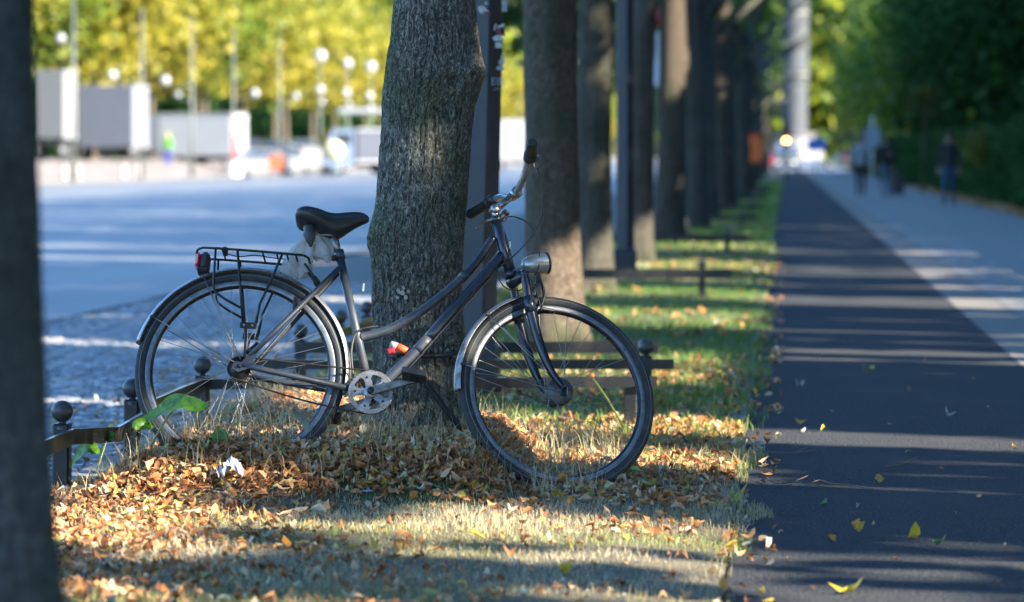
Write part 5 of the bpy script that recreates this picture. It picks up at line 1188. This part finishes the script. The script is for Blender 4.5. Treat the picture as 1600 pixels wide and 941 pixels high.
def truck(X, Y, z, yaw, bl, bw, bh, label, box_c=(.66, .68, .71), cab=True, cab_c=(.7, .7, .7), cat='truck', nm='box_truck', zb=.95):
    o = np.array([X, Y, z], float); A_ = axes(yaw); g = empty(nm, o); tag(g, label, cat, 'vehicles across the avenue')
    bm = mat('box_%d_%d_%d' % tuple(int(q * 99) for q in box_c), box_c, .5, color2=tuple(q * .92 for q in box_c), scale=1.5)
    b = MB().box(o + A_[2] * (zb + bh / 2), (bl, bw, bh), A_, 0, .03).build('cargo_box', bm, g)
    mb = MB()
    for s_ in (-1, 1): mb.box(o + A_[2] * (zb + bh - .04) + A_[1] * s_ * (bw / 2 + .01), (bl, .04, .10), A_); mb.box(o + A_[2] * (zb + .06) + A_[1] * s_ * (bw / 2 + .01), (bl, .04, .12), A_)
    mb.build('edge_rail', mat('alloy_edge', (.5, .5, .52), .4, .6), b)
    MB().box(o + A_[2] * (zb - .18), (bl * .98, bw * .4, .25), A_).build('chassis', darkch, g)
    xs = [-bl * .32, -bl * .12]
    if cab:
        c = o + A_[0] * (bl / 2 + .95); cb = MB(); sd_ = [(-.85, .5), (-.85, 2.6), (.35, 2.6), (.8, 1.7), (.9, 1.5), (.9, .5)]
        V = [c + A_[0] * x + A_[1] * s_ * (bw / 2 - .08) + A_[2] * zz for s_ in (-1, 1) for x, zz in sd_]
        cb.add(V, [tuple(range(6))[::-1], tuple(range(6, 12))] + [(i, (i + 1) % 6, 6 + (i + 1) % 6, 6 + i) for i in range(6)], 0, False); cb.build('cab', mat('cab_%d' % int(cab_c[2] * 99), cab_c, .35, coat=.4), g)
        MB().prism([c + A_[0] * x + A_[1] * y_ + A_[2] * zz for x, zz, y_ in ((.38, 2.56, -.9), (.38, 2.56, .9), (.82, 1.72, .95), (.82, 1.72, -.95))], A_[0] * .03 + A_[2] * .015).build('windscreen', glass_m, g)
        for s_ in (-1, 1): MB().box(c + A_[1] * s_ * (bw / 2 - .07) + A_[2] * 2.05 - A_[0] * .2, (.9, .03, .6), A_).build('window', glass_m, g)
        xs.append(bl / 2 + 1.1)
    vwheels(g, o, A_, xs, bw / 2 - .2, .48); return g
gx = lambda px, Y: (px - VX) / F * Y
fz = lambda X: float(np.interp(X, [-400, -36, -31.2], [.9, .86, .02]))
def put(px, Y): X = gx(px, Y); return X, Y, fz(X)
truck(*put(177, 185), R(72), 1.7, 3.3, 3.3, 'white box trailer with bright right flank, tallest left of the worker in the green vest', (.19, .20, .235), cab=False, cat='trailer', nm='box_trailer', zb=.7)
truck(*put(86, 172), R(74), 1.4, 1.7, 3.4, 'tall white truck cut by the foreground trunk, cream panel on its side', (.2, .2, .2), cab=False, zb=1.1)
truck(*put(318, 205), R(-14), 4.6, 2.4, 2.5, 'long white van box beside the worker in the green vest', (.34, .355, .37), cab=False, cat='trailer', nm='box_trailer', zb=.5)
truck(*put(247, 215), R(90), 3.0, 2.2, 2.2, 'dark grey box behind the worker in the green vest', (.10, .11, .13), cab=False, cat='trailer', nm='box_trailer', zb=.6)
truck(*put(588, 196), R(200), 2.8, 2.3, 1.9, 'dark truck with blue windscreen and white roof left of the bicycle tree', (.07, .08, .11), cab=True, cab_c=(.12, .16, .24), zb=.7)
MB_ = MB().box(np.array([gx(590, 196), 196, 3.64]), (4.2, 2.3, .3), None, 0, .05)
tag(MB_.build('roof_box', whitep, origin=(gx(590, 196), 196, 3.7)), 'white roof box on top of the dark truck left of the bicycle tree', 'roof box')
X_ = gx(806, 300); g_t = truck(X_, 300, -.13, R(92), 7.0, 2.5, 3.4, 'large white truck on the road between the lamp post and the second tree', (.35, .35, .37), cab=False, nm='box_truck', zb=.9)
for px, Y, yaw, c_, ds in ((410, 196, 20, (.25, .255, .265), 'silver car right of the red and white cone'), (448, 215, 10, (.25, .255, .265), 'white car in the middle of the row across the avenue'), (432, 240, 0, (.05, .05, .06), 'black car half hidden behind the white one'), (505, 230, 15, (.45, .38, .28), 'beige car below the round lamps'), (395, 250, 5, (.10, .06, .05), 'dark red car behind the silver one'), (480, 260, 0, (.25, .255, .265), 'light grey car far behind the beige one')):
    car(*put(px, Y), R(yaw), c_, ds)
# cars at the far end of the path
car(.1, 268, -.05, R(-92), (.3, .3, .3), 'white van with lit headlights at the far end of the path', L=4.8, Hh=2.1, lights=True, cat='van')
car(-2.2, 285, -.05, R(180), (.4, .04, .04), 'small red car at the far end left of the white van'); car(5.0, 290, -.05, R(180), (.05, .08, .07), 'dark car crossing at the far end right of the white van')
g = empty('traffic_light', (.02, 150, 0)); tag(g, 'traffic light glowing amber at the far end of the path', 'traffic light')
MB().tube([(.02, 150, 0), (.02, 150, 2.6)], .05, 8).build('post', polem, g); h_ = MB().box((.02, 149.9, 2.0), (.32, .2, .95), None, 0, .03).build('housing', blackp, g)
for q, (c_, e_) in enumerate((((.2, .02, .02), 0), ((1, .55, .12), 8), ((.02, .12, .04), 0))): MB().lathe((.02, 149.78, 2.3 - .3 * q if q != 1 else 1.75 + .0), (0, 1, 0), [(0, -.01), (.10, 0), (.10, .05)], 16).build('lamp', mat('signal_%d' % q, c_, .3, emit=(1, .45, .08) if e_ else None, estr=e_), h_)
g = empty('blue_sign', (2.2, 200, 0)); tag(g, 'blue direction board on pale posts beyond the pair of walkers', 'sign')
MB().box((1.75, 200, 1.75), (1.1, .05, .7)).build('board', mat('sign_blue', (.03, .16, .55), .4), g); MB().tube([(1.7, 200.1, 0), (1.7, 200.1, 2.2)], .06, 8).build('post', mat('pale_post', (.6, .6, .62), .5), g)
g = empty('white_sign', (2.6, 120, 0)); tag(g, 'pale blue white panel above the head of the pale jacketed walker', 'sign')
MB().box((3.0, 120, 1.75), (.55, .05, .65)).build('panel', mat('pale_panel', (.22, .28, .34), .4), g); MB().tube([(3.0, 120.1, 0), (3.0, 120.1, 2.5)], .04, 8).build('post', MATS['pale_post'], g)

# worker, cone, board, lamps across the avenue
X_, Y_, z_ = put(262, 192)
person(X_, Y_, z_, 1.80, R(150), (.06, .05), (.16, .62, .03), (.02, .06, .45), 'worker in bright green vest and blue trousers between the trailers', hair=(.5, .42, .05))
X_, Y_, z_ = put(368, 188); g = empty('traffic_cone', (X_, Y_, z_)); tag(g, 'tall red and white cone right of the long white van box', 'cone')
MB().lathe((X_, Y_, z_), (0, 0, 1), [(.42, 0), (.42, .06), (.34, .07), (.24, .8)], 16).build('base', mat('cone_white', (.75, .70, .70), .5), g); MB().lathe((X_, Y_, z_), (0, 0, 1), [(.245, .8), (.14, 1.7), (.06, 2.2), (0, 2.22)], 16).build('tip', mat('cone_red', (.65, .05, .05), .5), g)
X_, Y_, z_ = put(521, 176); g = empty('round_sign', (X_, Y_, z_)); tag(g, 'round pale yellow board on a thin blue post left of the dark truck', 'sign')
MB().lathe((X_, Y_, z_ + 1.35), (0, 1, 0), [(0, 0), (.52, 0), (.52, .04), (0, .04)], 28).build('disc', mat('pale_yellow', (.6, .52, .30), .5), g); MB().tube([(X_, Y_ + .06, z_), (X_, Y_ + .06, z_ + 1.9)], .04, 8).build('post', mat('blue_post', (.1, .3, .4), .5), g)
for i, (px, Y, s_, c_, ds) in enumerate(((432, 184, 1.0, (.4, .12, .05), 'orange barrier board beside the silver car'), (462, 190, .9, (.35, .35, .35), 'white barrier board left of the round yellow sign'), (487, 186, 1.3, (.4, .38, .35), 'large white board left of the round yellow sign'))):
    X_, Y_, z_ = put(px, Y); g = empty('barrier_board', (X_, Y_, z_)); tag(g, ds, 'barrier', 'boards across the avenue')
    MB().box((X_, Y_, z_ + s_ * .75), (s_ * .8, .06, s_ * .8)).build('board', mat('board_%d' % i, c_, .6), g); mb = MB()
    for q in (-.3, .3): mb.tube([(X_ + q * s_, Y_ + .08, z_), (X_ + q * s_, Y_ + .08, z_ + s_ * .8)], .03, 6)
    mb.build('leg', darkch, g)
for px, Y, ds in ((101, 158, 'leftmost, below the tall white truck'), (122, 158.5, 'second, below the tall white truck'), (193, 163, 'below the white box trailer, left of its pair'), (216, 163.5, 'below the white box trailer, right of its pair'), (548, 236, 'left of the bicycle tree')):
    X_ = gx(px, Y); X_ = -31.6; g = empty('bollard', (X_, F * 31.6 / (VX - px), .0)); o_ = ORG[g.name]; tag(g, 'short pale bollard on the far kerb, ' + ds, 'bollard', 'bollards on the far kerb')
    MB().lathe(o_, (0, 0, 1), [(.14, 0), (.12, .1), (.11, .62), (.08, .72), (0, .75)], 14).build('body', mat('bollard_stone', (.32, .28, .26), .8), g); MB().lathe(o_ + (0, 0, .5), (0, 0, 1), [(.115, -.04), (.118, 0), (.115, .04)], 14).build('band', mat('bollard_band', (.5, .45, .42), .5), g)
globe = mat('lamp_globe', (.35, .35, .34), .25, coat=.8); lpm = mat('pale_lamp_pole', (.13, .14, .13), .5, .3)
lpx = [115, 222, 300, 365, 437, 500, 543, 580]; lY = [150, 165, 178, 191, 208, 226, 240, 254]
pos_w = ['beside the tall white truck', 'right of the white box trailer', 'above the long white box', 'above the red and white cone', 'above the white car', 'left one of the close three', 'middle one of the close three', 'nearest the bicycle tree']
gl_at = {0: [(95, 60, .2)], 1: [(176, 118, .24)], 2: [(258, 126, .26), (278, 148, .16)], 3: [(398, 146, .24)], 4: [(462, 151, .22)], 5: [(500, 88, .42), (500, 141, .30), (503, 160, .2)], 6: [(543, 100, .36), (541, 145, .30), (545, 163, .2)], 7: [(579, 105, .42), (577, 150, .30), (579, 168, .2)], 8: [(806, 20, .3)]}
for i, (px, Y) in enumerate(list(zip(lpx, lY)) + [(812, 395)]):
    X_, Y_, z_ = put(px, Y); g = empty('globe_lamp', (X_, Y_, z_)); tag(g, 'pale globe lamp post across the avenue, ' + (pos_w[i] if i < 8 else 'beyond the dark lamp post'), 'lamp post', 'globe lamp posts across the avenue')
    MB().tube([(X_, Y_, z_), (X_, Y_, z_ + 2), (X_, Y_, 8.2)], [.11, .07, .045], 10).build('pole', lpm, g)
    for qx, qy, rr in gl_at[i]:
        p = at(qx, qy, Y); MB().tube([(X_, Y_, p[2] - .25), (X_ * .5 + p[0] * .5, Y_, p[2] - rr - .1), (p[0], Y_, p[2] - rr * .9)], .035, 6).build('arm', lpm, g); MB().ball(p, rr, 14).build('globe', globe, g)

# ------------------------------------------------------------------ trees across the avenue
def simple_tree(nm, X, Y, z, h, rad, label, group, m, key, n_=3000, size=.8, th=4.5, seed=0, cz=None):
    g = empty(nm, (X, Y, z)); tag(g, label, 'tree', group)
    V, Fq = trunk_mesh(th + 1, .22, .15, seed, seg=12, rows=20); npmesh('trunk', V + np.array([X, Y, z]), Fq, bark_b, g, smooth=True)
    o = crown(g, key, n_, rad, (0, 0, cz if cz else th + rad[2] * .8), size, m, seed, lumps=44); return g
marks = [(70, 'cut by the foreground trunk'), (130, 'above the tall white truck'), (235, 'above the white box trailer'), (345, 'above the long white box'), (395, 'above the red and white cone'), (470, 'above the silver and white cars'), (560, 'above the round yellow sign'), (600, 'above the dark truck'), (735, None), (790, 'left of the dark lamp post'), (830, 'between dark lamp post and second trunk'), (905, None), (925, 'in the gap right of the second trunk'), (4000, None)]
seen_lab = {}
def mark(px, kind):
    m_ = next(b for a_, b in marks if px < a_); L_ = f'{kind} {m_}' if m_ else f'{kind}, hidden behind the near trunks'
    if m_:
        c_ = seen_lab.get(L_, 0); seen_lab[L_] = c_ + 1
        if c_: L_ = L_ + ', ' + ['second', 'third', 'fourth', 'fifth', 'sixth', 'seventh'][min(c_ - 1, 5)] + ' one back'
    return L_
k = 0
for Y in list(range(150, 420, 14)) + list(range(430, 900, 30)):
    X = -47 + (k % 3) * 1.5; px = VX + F * X / Y
    simple_tree('plane_tree', X, Y, .87, 14, (6.4, 7.0, 5.9), mark(px, 'yellow tree' if k % 4 else 'lime green tree'), 'yellowing trees across the avenue', yellow_m if (k % 4) else lime_m, 'yel%d' % (k % 3 if k % 4 else 3), 3800, .75, 4.8, 500 + k % 4, cz=10.9); k += 1
for j in range(18):
    Y = 170 + j * 38; X = -68 - (j % 3) * 5
    simple_tree('plane_tree', X, Y, .87, 16, (9.5, 12, 11.5), mark(VX + F * X / Y, 'taller green tree of the rear row'), 'darker trees behind the yellow row', midgreen_m, 'mid%d' % (j % 2), 5200, 1.3, 2.5, 700 + j % 2, cz=13)
for j, Y in enumerate((150, 172, 194, 216, 238, 256)):
    X = 7.3 + (j % 2) * .6 + (Y - 150) * .012
    simple_tree('linden_tree', X, Y, 0, 14, (5.6, 8, 6.5), 'bright green linden overhanging the far end of the path, ' + ['nearest', 'second', 'third', 'fourth', 'fifth', 'last'][j] + ' of its line', 'lindens overhanging the far path', over_m, 'over%d' % (j % 2), 6500, .42, 2.5, 740 + j % 2, cz=7.6)
def wood(name, x0, x1, y0, y1, n_, size, zmax, m, label, seed, z0=.9):
    g = np.random.default_rng(seed); P = np.stack([g.uniform(x0, x1, n_), g.uniform(y0, y1, n_), z0 + g.uniform(0, 1, n_) ** .9 * zmax], -1)
    P[:, 2] *= .75 + .35 * (vnoise(P[:, 0] * .08, P[:, 1] * .05, 0., seed) * .5 + .5); V, Fq, t = leaves_mesh(P, size * g.uniform(.6, 1.3, n_), g.random(n_), seed)
    tag(npmesh(name, V, Fq, m, tone=t), label, kind='stuff')
wood('far_understory', -63, -57, 150, 760, 22000, 1.1, 6.5, park_m, 'added dark bushes standing in for the shade under the trees across the avenue', 65)  # added dark strip, its colour stands for shade beneath the crowns
wood('far_wood', -110, -82, 150, 900, 60000, 2.4, 17, park_m, 'dense wood far behind the trees across the avenue', 61)
wood('end_wood', 6, 60, 330, 420, 16000, 1.7, 17, midgreen_m, 'green wood closing the avenue at its far end', 62, 0)
wood('end_wood_behind', -12, 70, 1050, 1300, 16000, 6.0, 66, lime_m, 'woods behind the column at the end of the avenue', 64, 0)
wood('end_wood_left', -120, -7, 900, 1100, 26000, 4.5, 52, lime_m, 'trees closing the avenue on the left of the column', 63, 0)
# right side: trees, hedge with shrubs
hedge_m = ramp_mat('hedge_leaves', [(0, (.018, .055, .018)), (1, (.045, .12, .03))], rough=.7, translucent=.25, vary=.1, spec=.1)
def hedge():
    g = np.random.default_rng(70); n_ = 90000; yy = 22 + (g.random(n_) ** 1.3) * 230; x = 4.75 + np.abs(g.normal(0, .25, n_)) + .10 * vnoise(0., yy * .5, 0., 3); zz = g.uniform(.05, 1.85, n_) * (1 + .08 * vnoise(0., yy * .3, 0., 5))
    P = np.stack([x, yy, zz], -1); V, Fq, t = leaves_mesh(P, g.uniform(.06, .16, n_) * (1 + yy / 120), g.random(n_) * .8, 71)
    o = empty('hedge', (5, 60, 0)); tag(o, 'long dark green clipped hedge along the right side of the pavement', 'hedge')
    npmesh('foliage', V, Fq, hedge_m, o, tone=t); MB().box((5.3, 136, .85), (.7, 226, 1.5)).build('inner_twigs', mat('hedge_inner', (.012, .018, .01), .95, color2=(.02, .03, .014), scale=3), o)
hedge()
wood('understory', 6.5, 26, 40, 250, 52000, .8, 11, park_m, 'dark undergrowth and branches of the park behind the hedge', 72, .2)
# lit shrub sprays over the hedge
for i, (px, py, Yt, ds) in enumerate(((1545, 232, 80, 'paler sunlit shrub sticking out above the hedge behind the lone walker'), (1440, 160, 105, 'pale green shrub top in the dark trees above the suitcase'))):
    g = empty('shrub', at(px, 330, Yt)); tag(g, ds, 'shrub', None); p = at(px, py, Yt); P, S_, t_ = leaf_cloud(700, (.8, .8, .5), p, .16, 12, seed=90 + i); V, Fq, t_ = leaves_mesh(P, S_, t_, 91); npmesh('foliage', V, Fq, midgreen_m, g, tone=t_)
    MB().tube([(p[0], Yt, 0), (p[0] + .1, Yt, p[2])], .03, 6).build('stem', bark_b, g)
# lower hanging sprays of the row further down the avenue, each on its own tree
# ------------------------------------------------------------------ monument column at the end of the avenue
g = empty('monument_column', (gx(1241, 900), 900, 0)); tag(g, 'tall pale stone column rising blurred at the end of the avenue', 'column')
cx0 = gx(1241, 900); stn_m = mat('column_stone', (.065, .07, .074), .9, color2=(.06, .063, .07), scale=.3)
mb = MB(); pr = [(3.3, 7), (3.5, 22), (3.6, 30), (3.7, 38), (3.7, 46), (3.6, 54)]
V = []; NS = 40
for r_, z in pr:
    for q in range(NS): rr = r_ * (1 if q % 2 else .93); V.append((cx0 + rr * math.cos(q * 2 * math.pi / NS), 900 + rr * math.sin(q * 2 * math.pi / NS), z))
mb.add(V, [(i * NS + q, i * NS + (q + 1) % NS, (i + 1) * NS + (q + 1) % NS, (i + 1) * NS + q) for i in range(len(pr) - 1) for q in range(NS)]); mb.build('shaft', stn_m, g)
for z in (22, 30, 38, 46): MB().lathe((cx0, 900, z), (0, 0, 1), [(3.5, -.5), (4.0, -.4), (4.0, .4), (3.5, .5)], 30).build('band', mat('gilded_band', (.14, .13, .11), .6, .2), g)
MB().lathe((cx0, 900, 0), (0, 0, 1), [(7.5, 0), (7.5, 2.5), (6.8, 2.7), (6.8, 3.4), (5.5, 3.5), (5.5, 6.6), (6, 6.8), (6, 7), (0, 7)], 36).build('base', mat('base_granite', (.18, .17, .17), .6), g)
MB().lathe((cx0, 900, 54), (0, 0, 1), [(3.6, 0), (4.8, 1), (4.8, 3), (2.5, 3.2), (1.5, 6), (0, 6)], 24).build('capital', stn_m, g)
